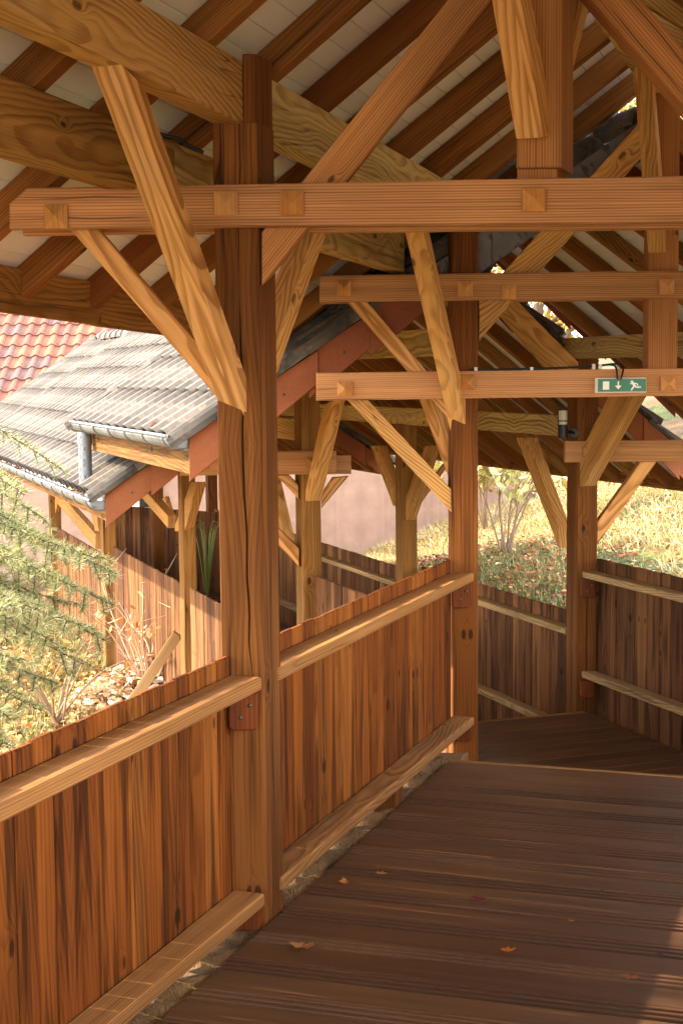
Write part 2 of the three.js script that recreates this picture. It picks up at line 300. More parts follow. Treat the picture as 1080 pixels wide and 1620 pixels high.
  // right hand post, beyond the picture's edge
  const xr = 2 * ((kl + kr) / 2) - XI1;
  part('post', prism([V(xr, -0.03, -P1), V(xr + PW, -0.03, -P1), V(xr + PW, seat, -P1), V(xr, seat, -P1)], AX1.clone().multiplyScalar(0.145), { grain: V(0, 1, 0) }), M.post[0], t);
}
// ---------------------------------------------------------------- second truss, at the bend
const LOW = -0.49, LOW2 = -0.95;
{
  const t = thing('timber_truss', 'timber truss with two tie beams, carrying the green exit sign', 'truss', V(0.6, 0, -P2));
  const xl = atZ(714, 700, P2).x, xr = atZ(756, 700, P2).x, seat = yAt(735, 365, P2);
  part('post', prism([V(xl, LOW - 0.03, -P2), V(xr, LOW - 0.03, -P2), V(xr, seat, -P2), V(xl, seat, -P2)], V(-0.01, 0, -0.145), { jit: J, c: 0.006, grain: V(0, 1, 0) }), M.post[1], t);
  tie(t, D2, [[505, 435], [505, 478], [1500, 467], [1500, 422.5]], 0.145, [[544, 456], [735, 457], [804, 462], [1053, 454]], M.tie[1], 'upper tie beam');
  tie(t, D2, [[500, 589.5], [500, 634], [1500, 621.5], [1500, 577]], 0.145, [[545, 615], [738, 605], [1055, 607]], M.tie[0], 'lower tie beam');
  part('strut', prism(pix(P2 + 0.01, [[757, 473], [757, 540], [1024, 238], [1024, 180]]), V(0, 0, -0.11), { jit: J }), M.brace[1], t);
  part('strut', prism(pix(P2 + 0.01, [[1074, 240], [1074, 183], [1345, 475], [1345, 540]]), V(0, 0, -0.11), { jit: J }), M.strut[1], t);
  part('knee_brace', prism(pix(P2 + 0.02, [[548, 476], [580, 476], [714, 632], [714, 668]]), V(0, 0, -0.1), { jit: J }), M.brace[0], t);
  part('knee_brace', prism(pix(P2 + 0.02, [[548, 632], [581, 632], [714, 774], [714, 811]]), V(0, 0, -0.1), { jit: J }), M.brace[1], t);
  const kl = atZ(1026, 400, P2).x, kr = atZ(1073, 400, P2).x, kb = yAt(1050, 600, P2), kt = yAt(1050, 147, P2);
  part('king_post', prism([V(kl, kb, -P2), V(kr, kb, -P2), V(kr, kt, -P2), V(kl, kt, -P2)], V(0, 0, -0.145), { jit: J, c: 0.005, grain: V(0, 1, 0) }), M.strut[1], t);
  part('ridge_brace', prism(pixThrough(atZ(1053, 390, P2 - 0.005), AX1, [[1029, 104], [1033, 104], [1053, 352], [1053, 399], [1051, 399]]), leftOf(AX1).multiplyScalar(0.085), { jit: J }), M.brace[1], t);
  part('purlin_brace', prism(pix1(-0.045, [[664.6, 344], [675, 349], [738, 640], [738, 682]]), leftOf(AX1).multiplyScalar(0.09), { jit: J }), M.brace[1], t, 'brace with bold curved grain');
  // brace of the lower walkway's plate, going away to the left
  part('plate_brace', prism(pixThrough(V(xl + 0.02, 1, -P2 - 0.15), AX2, [[650, 600], [682, 600], [716, 740], [716, 775]]), leftOf(AX2).multiplyScalar(-0.09), { jit: J }), M.brace[0], t);
}

// ---------------------------------------------------------------- roof over the upper walkway
{
  const t = thing('walkway_roof', 'open timber roof with cream soffit planks above the upper deck', 'roof', w1(1, 2.5, 5));
  const d0 = -0.7, dEnd = 7.72;
  // purlin A on the post, purlin B on the tie ends
  const AI = -0.045, ay1 = yAt(387, 195, P1), ay2 = yAt(735, 365, P2), aS = (ay2 - ay1) / (P2 - P1);
  const aY = d => ay1 + (d - P1) * aS, HP = 0.205;
  const bx = atZ(216, 300, D1), bEnd = atZ(637, 431, 7.6), BI = bx.x - w1(0, 0, D1).x, bS = (bEnd.y - bx.y) / (7.6 - D1);
  const bY = d => bx.y + (d - D1) * bS;
  const purlin = (xo, yf, wd, h, a, b, mat) => part('purlin', prism([w1(xo, yf(a), a), w1(xo, yf(b), b), w1(xo, yf(b) + h, b), w1(xo, yf(a) + h, a)], leftOf(AX1).multiplyScalar(wd), { jit: J, c: 0.005, seg: 0.5 }), mat, t);
  purlin(AI, aY, 0.098, HP, d0, P1 + 0.01, M.purlin[0]);
  purlin(AI - 0.004, aY, 0.094, HP, P1 + 0.01, P2 + 0.1, M.purlinGrey[0]);
  purlin(BI, bY, 0.1, HP, d0, 5.16, M.purlin[1]);
  purlin(BI - 0.003, bY, 0.096, HP, 5.163, 7.6, M.purlinGrey[1]);
  // roof plane touches the purlins' top edges; rafters run square to the walkway
  const A1 = w1(AI, aY(P1) + HP, P1), A2 = w1(AI, aY(P2) + HP, P2), B1 = w1(BI - 0.05, bY(P1) + HP - 0.02, P1);
  const nP = V().crossVectors(A2.clone().sub(A1), B1.clone().sub(A1)).normalize(); if (nP.y < 0) nP.negate();
  const cr = V(1, 0, T1).normalize(); const up = V(cr.x, -(nP.x * cr.x + nP.z * cr.z) / nP.y, cr.z);   // per metre across
  const KX = (atZ(814, 250, P1).x + atZ(885, 250, P1).x) / 2;                                            // ridge line over the king posts
  const s1 = V(AX1.x, (A2.y - A1.y) / (P2 - P1), -1);
  // across distance from purlin A to the ridge
  const acrossAK = (KX - A1.x) / (cr.x + cr.z * T1);
  const ridge = d => { const r = A1.clone().addScaledVector(up, acrossAK); const dd = d + r.z; return r.addScaledVector(s1, dd); };
  const eaveP = onPlane(66, 484, A1, nP); const sE = (() => { const r = ridge(-eaveP.z); return r.clone().sub(eaveP).dot(cr) / 1; })();
  const upR = V(-up.x, up.y, -up.z);
  const rh = nP.clone().multiplyScalar(0.1);
  for (const [dir, left] of [[up, true], [upR, false]]) {
    const nn = V().crossVectors(s1, dir).normalize(); if (nn.y < 0) nn.negate();
    const hv = nn.clone().multiplyScalar(0.105);
    for (let d = 4.39 - 14 * 0.478; d < dEnd + 0.6; d += 0.478) {
      const r0 = ridge(d), r1 = r0.clone().addScaledVector(dir, -sE);
      if (-r0.z > 7.95) continue;
      part('rafter', prism([r0, r1, r1.clone().add(hv), r0.clone().add(hv)], s1.clone().normalize().multiplyScalar(0.068), { c: 0.003, jit: 0.0008, seg: 0.4 }), pick(M.rafter), t);
    }
    const n = 24, wv = (sE + 0.05) / n, lo = nn.clone().multiplyScalar(0.107);
    for (let i = 0; i < n; i++) {
      const sa = i * wv + 0.0008, sb = (i + 1) * wv - 0.0008;
      const q = [[d0, sa], [dEnd + 0.22, sa], [dEnd + 0.22, sb], [d0, sb]].map(([d, s]) => ridge(d).addScaledVector(dir, -s).add(lo));
      part('soffit_plank', prism(q, nn.clone().multiplyScalar(0.02), { c: 0.003, grain: s1.clone().normalize() }), pick(M.soffit), t);
    }
    // fascia at the rafter feet
    const fl = dir.clone().setY(0).normalize();
    const f = (d, y) => ridge(d).addScaledVector(dir, -sE - 0.004).add(V(0, y, 0));
    for (const [a, b] of left ? [[d0, 2.6], [2.604, 5.43], [5.434, dEnd + 0.3]] : [[d0, dEnd + 0.3]])
      part('fascia_board', prism([f(a, -0.045), f(b, -0.045), f(b, 0.13), f(a, 0.13)], fl.multiplyScalar(-0.03).clone(), { c: 0.003, jit: J, seg: 0.6 }), M.fascia[0], t), fl.normalize();
    // clay covering courses above the planks
    const m = 9, cw = (sE + 0.1) / m;
    for (let i = 0; i < m; i++) {
      const q = [[d0, i * cw], [dEnd + 0.24, i * cw], [dEnd + 0.24, (i + 1) * cw + 0.03], [d0, (i + 1) * cw + 0.03]].map(([d, s], k) => ridge(d).addScaledVector(dir, -s).addScaledVector(nn, k < 2 ? 0.15 : 0.175));
      part('tile_course', prism(q, nn.clone().multiplyScalar(0.02), { c: 0.003 }), M.tile[i % 4], t);
    }
  }
  // ridge beam
  const kb = yAt(1048, 147, P2), rb = ridge(P2), dy = kb - rb.y;
  const rq = (d, y) => ridge(d).add(V(0.06, dy + y, 0));
  part('ridge_beam', prism([rq(d0, 0), rq(P2 + 0.12, 0), rq(P2 + 0.12, 0.2), rq(d0, 0.2)], leftOf(AX1).multiplyScalar(0.12), { jit: J, seg: 0.5 }), M.purlinGrey[0], t);
  // purlin over the right hand posts
  const off = 2 * acrossAK; const rp = (d, y) => w1(0, aY(d) + y, d).addScaledVector(cr, off - 0.02);
  part('purlin', prism([rp(d0, 0), rp(P2 + 0.1, 0), rp(P2 + 0.1, HP), rp(d0, HP)], leftOf(AX1).multiplyScalar(-0.1), {}), M.purlin[0], t);
}

// ---------------------------------------------------------------- decks
const deckDir = (() => { const a = atY(725, 1205, 0), b = atY(1080, 1230, 0); return b.sub(a).setY(0).normalize(); })();
{
  const t = structure('upper_deck', w1(1, 0, 5));
  const lip = atY(725, 1205, 0), back = V(-deckDir.z, 0, deckDir.x); if (back.z < 0) back.negate();
  const edge = s => { const p = lip.clone().addScaledVector(back, s); const d = -p.z; // left end follows the deck's long edge
    const e0 = w1(0.02, 0, d).x; const k = (e0 - p.x) / (deckDir.x - deckDir.z * -T1 * -1); return p.addScaledVector(deckDir, (e0 - p.x) / (deckDir.x + deckDir.z * T1)); };
  const WIDE = 2.75;
  const section = (prof, s0) => { // profile across the plank [s, y]
    const T = []; const L = prof.map(([s, y]) => edge(s0 + s).add(V(0, y, 0))), Rr = L.map(p => p.clone().addScaledVector(deckDir, WIDE));
    for (let i = 0; i < L.length - 1; i++) T.push(L[i], L[i + 1], Rr[i + 1], L[i], Rr[i + 1], Rr[i]);
    const m = L.reduce((a, p) => a.add(p), V()).divideScalar(L.length).add(V(0, -0.012, 0));
    for (let i = 0; i < L.length - 1; i++) T.push(m, L[i + 1], L[i]);
    return soup(T, deckDir, R(0, 3), R(0, 5));
  };
  const flat = w => [[0, -0.026], [0, -0.003], [0.003, 0], [w - 0.003, 0], [w, -0.003], [w, -0.026]];
  const ribbed = w => { const o = [[0, -0.026], [0, -0.002]]; const n = 3, p = w / n; for (let i = 0; i < n; i++) { const a = i * p; o.push([a + 0.002, 0], [a + p * 0.5, 0], [a + p * 0.54, -0.012], [a + p * 0.96, -0.012]); } o.push([w - 0.001, -0.0005], [w, -0.026]); return o; };
  part('nosing', prism([edge(-0.03).add(V(0, 0.002, 0)), edge(0).add(V(0, 0.002, 0)), edge(0).add(V(0, 0.002, 0)).addScaledVector(deckDir, WIDE), edge(-0.03).add(V(0, 0.002, 0)).addScaledVector(deckDir, WIDE)], V(0, -0.03, 0), { c: 0.004, grain: deckDir }), M.nosing, t);
  let s = 0.004;
  for (let i = 0; i < 3; i++) { part('deck_plank', section([[0, -0.026], [0, -0.002], [0.002, 0], [0.06, 0], [0.064, -0.002], [0.068, 0], [0.128, 0], [0.13, -0.002], [0.13, -0.026]], s), pick(M.deck), t); s += 0.134; }
  while (s < 9) { part('deck_plank', section(ribbed(0.098), s), pick(M.deck), t); s += 0.103; part('deck_plank', section(flat(0.132), s), pick(M.deck), t); s += 0.137; }
  // steps down from the lip
  for (let k = 0; k < 3; k++) {
    const y1 = -0.03 - k * 0.16, sF = -0.03 - k * 0.27;
    part('riser', prism([edge(sF + 0.02).setY(y1), edge(sF + 0.02).addScaledVector(deckDir, WIDE).setY(y1), edge(sF + 0.02).addScaledVector(deckDir, WIDE).setY(y1 - 0.13), edge(sF + 0.02).setY(y1 - 0.13)], back.clone().multiplyScalar(0.03), { grain: deckDir }), M.deck[0], t);
    if (k < 2) part('tread', prism([edge(sF - 0.27).setY(y1 - 0.13), edge(sF + 0.05).setY(y1 - 0.13), edge(sF + 0.05).addScaledVector(deckDir, WIDE).setY(y1 - 0.13), edge(sF - 0.27).addScaledVector(deckDir, WIDE).setY(y1 - 0.13)], V(0, -0.03, 0), { grain: deckDir }), M.deck[1], t);
  }
}
{
  const t = structure('lower_deck', w2(0, LOW, 9));
  const a = atY(757, 1143, LOW), b = atY(960, 1124, LOW), dir = b.clone().sub(a).setY(0).normalize(), fwd = V(-dir.z, 0, dir.x); if (fwd.z < 0) fwd.negate();
  const xin = 0.9;                                                    // inner face of the right boards
  const line = (s, xo) => { const p = a.clone().addScaledVector(fwd, s); const k0 = w2(xo, LOW, -p.z).x; return p.addScaledVector(dir, (k0 - p.x) / (dir.x - dir.z * T2)); };
  let s = 0;
  part('nosing', prism([line(-0.035, -1), line(-0.035, 1), line(-0.002, 1), line(-0.002, -1)].map(p => p.add(V(0, 0.003, 0))), V(0, -0.04, 0), { grain: dir }), M.nosing, t);
  while (s < 3.4) { const w = 0.142; part('deck_plank', prism([line(s, -1.02), line(s, 1.03), line(s + w, 1.03), line(s + w, -1.02)], V(0, -0.028, 0), { c: 0.008, grain: dir }), pick(M.deck), t); s += w + 0.006; }
  const t2 = structure('landing_deck', w2(0, LOW2, 13));
  for (let d = 10.3; d < 22; d += 0.15) part('deck_plank', prism([w2(-1, LOW2, d), w2(1, LOW2, d), w2(1, LOW2, d + 0.144), w2(-1, LOW2, d + 0.144)], V(0, -0.028, 0), { grain: V(1, 0, 0) }), pick(M.deck), t2);
}

// ---------------------------------------------------------------- railings
// boards stand on the line a-b (plan), inn points to the walking side
function railing(label, a, b, inn, { top, railTop, bottomTop, foot, mats = M.fence, railMat = M.rail, railDepth = 0.095, wMin = 0.088, wMax = 0.125, railThick = 0.048, ext0 = 0, ext1 = 0, group, boards = true }) {
  const t = thing('railing', label, 'railing', V((a.x + b.x) / 2, foot, (a.z + b.z) / 2), group);
  const dir = V(b.x - a.x, 0, b.z - a.z), L = dir.length(); dir.divideScalar(L);
  const out = inn.clone().negate();
  let s = 0.004; let i = 0;
  while (s < L - 0.02) {
    let w = R(wMin, wMax); if (L - s - w < 0.05) w = L - s - 0.003;
    const p = (q, y) => V(a.x, y, a.z).addScaledVector(dir, q), o = R(0, 0.004) + (i % 2) * 0.004, tp = top + R(-0.0025, 0.0025), g = R(0.002, 0.0036);
    part('board', prism([p(s, foot + R(-0.02, 0.02)), p(s + w - g, foot + R(-0.02, 0.02)), p(s + w - g, tp + R(-0.0015, 0.0015)), p(s, tp)].map(q => q.addScaledVector(out, o)), out.clone().multiplyScalar(0.022), { c: 0.006, grain: V(0, 1, 0) }), pick(mats), t);
    s += w; i++;
  }
  for (const [nm, y] of [['handrail', railTop], ['bottom_rail', bottomTop]]) {
    if (y === undefined) continue;
    const p = q => V(a.x, y, a.z).addScaledVector(dir, q).addScaledVector(inn, 0.001);
    part(nm, prism([p(-ext0), p(L + ext1), p(L + ext1).addScaledVector(inn, railDepth), p(-ext0).addScaledVector(inn, railDepth)], V(0, -railThick, 0), { c: 0.006, jit: J, seg: 0.3, grain: dir }), pick(railMat), t);
  }
  return t;
}
function block(t, c, dir, inn, w, h, dp, bolts = 2) { // bracket under a rail end, with bolt heads
  const h2 = h / 2, w2_ = w / 2, q = (x, y) => c.clone().addScaledVector(dir, x).add(V(0, y, 0));
  const m = part('rail_bracket', prism([q(-w2_, h2), q(w2_, h2), q(w2_, -h2 + 0.012), q(w2_ - 0.01, -h2), q(-w2_ + 0.01, -h2), q(-w2_, -h2 + 0.012)], inn.clone().multiplyScalar(-dp), { grain: V(0, 1, 0) }), M.block, t);
  for (let i = 0; i < bolts; i++) { const g = new THREE.SphereGeometry(0.007, 8, 5); const p = q(i ? -w2_ * 0.2 : w2_ * 0.45, i ? -h2 * 0.3 : h2 * 0.35).addScaledVector(inn, 0.001); g.translate(p.x, p.y, p.z); const b = worldBase(m); g.translate(-b.x, -b.y, -b.z); const s = new THREE.Mesh(g, M.steel); s.name = 'bolt'; m.add(s); }
}
const in1 = V(1, 0, T1).normalize(), XB = -0.114;          // walking side of the upper railing
{
  const f1 = railing('reddish brown board railing before the large truss, its rail edge caught by the sun', w1(XB, 0, -1.5), w1(XB, 0, P1), in1, { top: 0.938, railTop: 0.875, bottomTop: 0.112, foot: -0.015, railDepth: 0.116, ext1: -0.003 });
  const f2 = railing('reddish brown board railing between the two trusses, with thin sun lines on its rails', w1(XB, 0, P1 + 0.145), w1(XB, 0, P2 - 0.003), in1, { top: 0.938, railTop: 0.875, bottomTop: 0.112, foot: -0.015, railDepth: 0.116, ext1: 0 });
  block(f1, w1(-0.05, 0.755, P1 - 0.05), V(1, 0, 0), V(0, 0, 1), 0.1, 0.13, 0.05);
  block(f1, w1(-0.05, 0.02, P1 - 0.05), V(1, 0, 0), V(0, 0, 1), 0.1, 0.08, 0.05, 0);
  block(f2, w1(-0.05, 0.755, P2 - 0.05), V(1, 0, 0), V(0, 0, 1), 0.1, 0.13, 0.045);
  block(f2, w1(-0.05, 0.02, P2 - 0.05), V(1, 0, 0), V(0, 0, 1), 0.1, 0.08, 0.045, 0);
  const sp = w1(-0.05, 0, 6.3);
  part('support_foot', prism([sp.clone().add(V(-0.05, -0.08, 0)), sp.clone().add(V(0.05, -0.08, 0)), sp.clone().add(V(0.05, 0.063, 0)), sp.clone().add(V(-0.05, 0.063, 0))], AX1.clone().multiplyScalar(0.1), { grain: V(0, 1, 0) }), M.post[1], f2);
  // right hand railing of the upper deck, beyond the picture's edge
  const wR = 2.05;
  railing('reddish brown board railing across the upper deck, beyond the truss king posts', w1(wR, 0, -1.5), w1(wR, 0, 7.2), in1.clone().negate(), { top: 0.955, railTop: 0.875, bottomTop: 0.112, foot: 0.045, wMin: 0.12, wMax: 0.15 });
}
const inL = V(-1, 0, T2).normalize();                    // from the right side of the lower walkway inwards
const inR = inL.clone().negate();
const oldOpt = { mats: M.fenceOld, railMat: M.railOld };
{
  const A = railing('weathered board railing beside the lower deck, standing highest of the lower walkway railings', w2(1.09, 0, 7.2), w2(1.09, 0, 10.3), inL, { top: 0.6, railTop: 0.515, bottomTop: -0.2, foot: LOW - 0.12, railDepth: 0.1, ...oldOpt, wMin: 0.1, wMax: 0.16 });
  block(A, w2(1.0, 0.4, 10.1), V(1, 0, 0), V(0, 0, 1), 0.1, 0.13, 0.05); block(A, w2(1.0, -0.32, 10.1), V(1, 0, 0), V(0, 0, 1), 0.1, 0.12, 0.05, 0);
  railing('weathered board railing in front of the leafy bank, one step below the lower deck railing', w2(1.09, 0, 10.35), w2(1.09, 0, 13.1), inL, { top: 0.17, railTop: 0.07, bottomTop: -0.66, foot: LOW2 - 0.12, railDepth: 0.1, ...oldOpt, wMin: 0.1, wMax: 0.15 });
  railing('dark weathered board railing running toward the pink plaster wall', w2(1.09, 0, 13.3), w2(1.09, 0, 19.8), inL, { top: 0.1, railTop: -0.02, bottomTop: -0.7, foot: LOW2 - 0.12, ...oldOpt, wMin: 0.11, wMax: 0.16 });
  railing('short grey board railing by the post under the stepped tiled roof', w2(-1.0, 0, 7.75), w2(-1.0, 0, 9.8), inR, { top: 0.55, railTop: 0.45, bottomTop: -0.2, foot: LOW - 0.2, ...oldOpt, wMin: 0.1, wMax: 0.15 });
  railing('sunlit board railing of the lower walkway behind the rubble heap', w2(-1.0, 0, 9.95), w2(-1.0, 0, 13.05), inR, { top: 0.0, railTop: -0.1, bottomTop: -0.75, foot: LOW2 - 0.35, ...oldOpt, wMin: 0.1, wMax: 0.15 });
  railing('sunlit board railing of the lower walkway with a diagonal roof shadow across it', w2(-1.0, 0, 13.22), w2(-1.0, 0, 16.35), inR, { top: 0.0, railTop: -0.1, bottomTop: -0.75, foot: LOW2 - 0.5, ...oldOpt, wMin: 0.1, wMax: 0.15 });
  railing('far board railing of the lower walkway in front of the mauve house wall', w2(-1.0, 0, 16.5), w2(-1.0, 0, 20), inR, { top: -0.15, railTop: -0.25, bottomTop: -0.9, foot: LOW2 - 0.7, ...oldOpt, wMin: 0.11, wMax: 0.16 });
  railing('dark board railing of the cross stair near the house door', w2(-0.2, 0, 20.3), w2(1.4, 0, 18.6), V(0.6, 0, 0.8).negate(), { top: 0.12, railTop: 0.0, bottomTop: -0.7, foot: LOW2 - 0.1, ...oldOpt, wMin: 0.11, wMax: 0.16 });
}

// ---------------------------------------------------------------- posts of the lower walkway
function lowPost(label, px0, px1, d, yTop, yBot, { bracket, braces = [], mat = M.postWeathered[0], skew = AX2 } = {}) {
  const xl = atZ(px0, 800, d).x, xr = atZ(px1, 800, d).x;
  const t = thing('bracketed_post', label, 'post', V((xl + xr) / 2, yBot, -d));
  part('post', prism([V(xl, yBot, -d), V(xr, yBot, -d), V(xr, yTop, -d), V(xl, yTop, -d)], skew.clone().multiplyScalar(0.145), { jit: J, c: 0.006, grain: V(0, 1, 0) }), mat, t);
  if (bracket) {
    const [x0, x1, y0, y1] = bracket;
    const f = part('tie_bracket', boxAt(x0, x1, y0, y1, -d - 0.002, -d + 0.06, { jit: J, c: 0.004, grain: V(1, 0, 0) }), M.tie[1], t);
    const b = worldBase(f);
    for (const px of [x0 + 0.16, x1 - 0.16]) { const h = 0.038, y = (y0 + y1) / 2; const T = [], z0 = -d + 0.05, z1 = -d + 0.074, z2 = -d + 0.1, q = [[-h, -h], [h, -h], [h, h], [-h, h]]; for (let i = 0; i < 4; i++) { const [a, bb] = q[i], [e, g] = q[(i + 1) % 4]; const A = V(px + a, y + bb, z0), B = V(px + e, y + g, z0), C = V(px + e, y + g, z1), D = V(px + a, y + bb, z1); T.push(A, B, C, A, C, D, D, C, V(px, y, z2)); } const g = soup(T, V(0, 1, 0)); g.translate(-b.x, -b.y, -b.z); const m = new THREE.Mesh(g, pick(M.peg)); m.name = 'peg'; f.add(m); }
    part('tie_bracket', boxAt(x0 + 0.03, x1 + 0.1, y0 - 0.012, y1 - 0.045, -d - 0.21, -d - 0.147, { jit: J, c: 0.004, grain: V(1, 0, 0) }), M.tie[1], t);
  }
  for (const [poly, kind, th = 0.09] of braces) {
    if (kind === 'gable') part('strut', prism(pix(d - 0.28, poly), V(0, 0, -th), { jit: J, grain: V(0.7, -0.7, 0) }), M.brace[1], t);
    else if (kind === 'flat') part('knee_brace', prism(pix(d + 0.03, poly), V(0, 0, -th), { jit: J }), M.brace[0], t);
    else part('plate_brace', prism(pixThrough(V(kind === 'left' ? xl + 0.03 : xr - 0.02, 1, -d - (kind === 'away' ? 0.1 : 0)), AX2, poly), leftOf(AX2).multiplyScalar(kind === 'left' ? -th : th), { jit: J }), M.brace[1], t);
  }
  return t;
}
const yTie1 = 1.285, yTie2 = 1.435;
{
  lowPost('timber post with a short tie bracket beside the terracotta verge', 478, 508, 9.8, 2.0, LOW - 0.4, {
    bracket: [atZ(285, 740, 9.74).x, atZ(532, 740, 9.74).x, 1.24, 1.4],
    braces: [[[[436, 752], [456, 752], [472, 768], [472, 790]], 'flat'], [[[525, 756], [551, 754], [508, 805], [508, 782]], 'flat'], [[[530, 640], [546, 632], [508, 792], [497, 792]], 'front', 0.08], [[[436, 832], [436, 858], [473, 897], [473, 868]], 'flat'], [[[430, 740], [438, 730], [466, 850], [464, 870]], 'away', 0.08]],
  });
  lowPost('timber post carrying the black wall lamp beside the leafy bank', 912, 945, 10.15, 2.02, LOW - 0.3, {
    mat: M.post[0], bracket: [atZ(893, 712, 10.09).x, atZ(1150, 712, 10.09).x, yTie1, yTie2],
    braces: [[[[1014, 728], [1040, 728], [944, 862], [944, 826]], 'flat'], [[[985, 620], [1026, 620], [942, 768], [923, 776], [923, 742]], 'front', 0.1], [[[832, 692], [850, 692], [900, 830], [900, 866]], 'away', 0.09], [[[790, 497], [803, 468], [818, 476], [914, 573], [914, 604], [880, 604]], 'gable', 0.1]],
  });
  lowPost('weathered timber post with a bracket standing behind the rubble heap', 288, 310, 13.1, 1.46, LOW2 - 0.7, {
    braces: [[[[316, 762], [327, 762], [306, 838], [290, 840], [290, 830]], 'front', 0.08], [[[233, 782], [248, 780], [280, 815], [280, 835]], 'away', 0.09]],
  });
  lowPost('cracked timber post with crossed braces between the lawn and the lower walkway', 635, 660, 13.1, 1.46, LOW2 - 0.3, {
    braces: [[[[598, 705], [612, 705], [634, 765], [634, 800]], 'away', 0.08], [[[685, 705], [698, 705], [658, 822], [644, 828], [644, 812]], 'front', 0.08], [[[700, 735], [715, 728], [660, 805], [660, 785]], 'flat']],
  });
  lowPost('timber post under the curved eaves gutter, with a long pale brace', 162, 183, 16.4, 1.46, LOW2 - 1, { braces: [[[[86, 780], [104, 780], [162, 845], [162, 868]], 'away', 0.08], [[[150, 800], [160, 800], [166, 840], [160, 840]], 'front', 0.07]] });
  lowPost('farthest timber post of the walkway against the mauve house wall', 80, 97, 20, 1.2, LOW2 - 1, { braces: [[[[92, 790], [100, 790], [88, 838], [82, 838]], 'front', 0.06]] });
  lowPost('timber post at the inner side of the walkway, beside the house door', 242, 259, 18.5, 1.2, LOW2 - 0.3, { braces: [[[[262, 790], [268, 785], [276, 812], [274, 822]], 'away', 0.06]], mat: M.post[0] });
  lowPost('slim timber post beside the grassy pot plant', 330, 345, 20, 1.2, LOW2 - 0.3, { mat: M.post[0] });
}

// ---------------------------------------------------------------- tiled roofs of the lower walkway
const SL = 0.68, XE = 2.33;
const Bup = V(1, SL, 0), Bn = Bup.clone().normalize(), slen = Bup.length();
const An = V().copy(AX2), tileN = V().crossVectors(Bup, AX2).normalize(); if (tileN.y < 0) tileN.negate();
const TP = 0.232, TG = 0.385;                            // tile width along the eaves (in depth), gauge
function tileGeo() {                                     // one pan and one roll, about 44 triangles
  const prof = [[0, 0.008], [0.03, 0.0], [0.062, 0.006]];
  for (let i = 0; i <= 5; i++) { const a = Math.PI * (1 - i / 5); prof.push([0.150 + 0.082 * Math.cos(a), 0.008 + 0.084 * Math.sin(a)]); }
  const P = (a, s, h) => An.clone().multiplyScalar(a).addScaledVector(Bn, s).addScaledVector(tileN, h), T = [], len = TG + 0.05;
  for (let i = 0; i < prof.length - 1; i++) {
    const [a0, h0] = prof[i], [a1, h1] = prof[i + 1];
    const l0 = P(a0, 0, h0 + 0.022), l1 = P(a1, 0, h1 + 0.022), u0 = P(a0, len, h0), u1 = P(a1, len, h1), b0 = P(a0, 0.003, h0 + 0.006), b1 = P(a1, 0.003, h1 + 0.006);
    T.push(l0, l1, u1, l0, u1, u0, b0, b1, l1, b0, l1, l0);
    if (i > 2) { const c0 = P(a0, 0.12, h0 + 0.012), c1 = P(a1, 0.12, h1 + 0.012); T.push(b0, c1, b1, b0, c0, c1); }
  }
  return soup(T, Bn, 0, 0);
}
const TILE = tileGeo();
const halfRing = (axisDir, upDir, r, len, ang0, ang1, n = 9, taper = 1) => { // curved shell along axisDir
  const side = V().crossVectors(axisDir, upDir).normalize(), T = [];
  const pt = (k, s, rr) => { const a = ang0 + (ang1 - ang0) * k / n; return V().addScaledVector(axisDir, s).addScaledVector(side, Math.cos(a) * rr).addScaledVector(upDir, Math.sin(a) * rr); };
  for (let k = 0; k < n; k++) { const a = pt(k, 0, r), b = pt(k + 1, 0, r), c = pt(k + 1, len, r * taper), d = pt(k, len, r * taper); T.push(a, b, c, a, c, d); const r2 = r - 0.012; const e = pt(k, 0, r2), f = pt(k + 1, 0, r2); T.push(a, f, b, a, e, f); }
  return soup(T, axisDir);
};
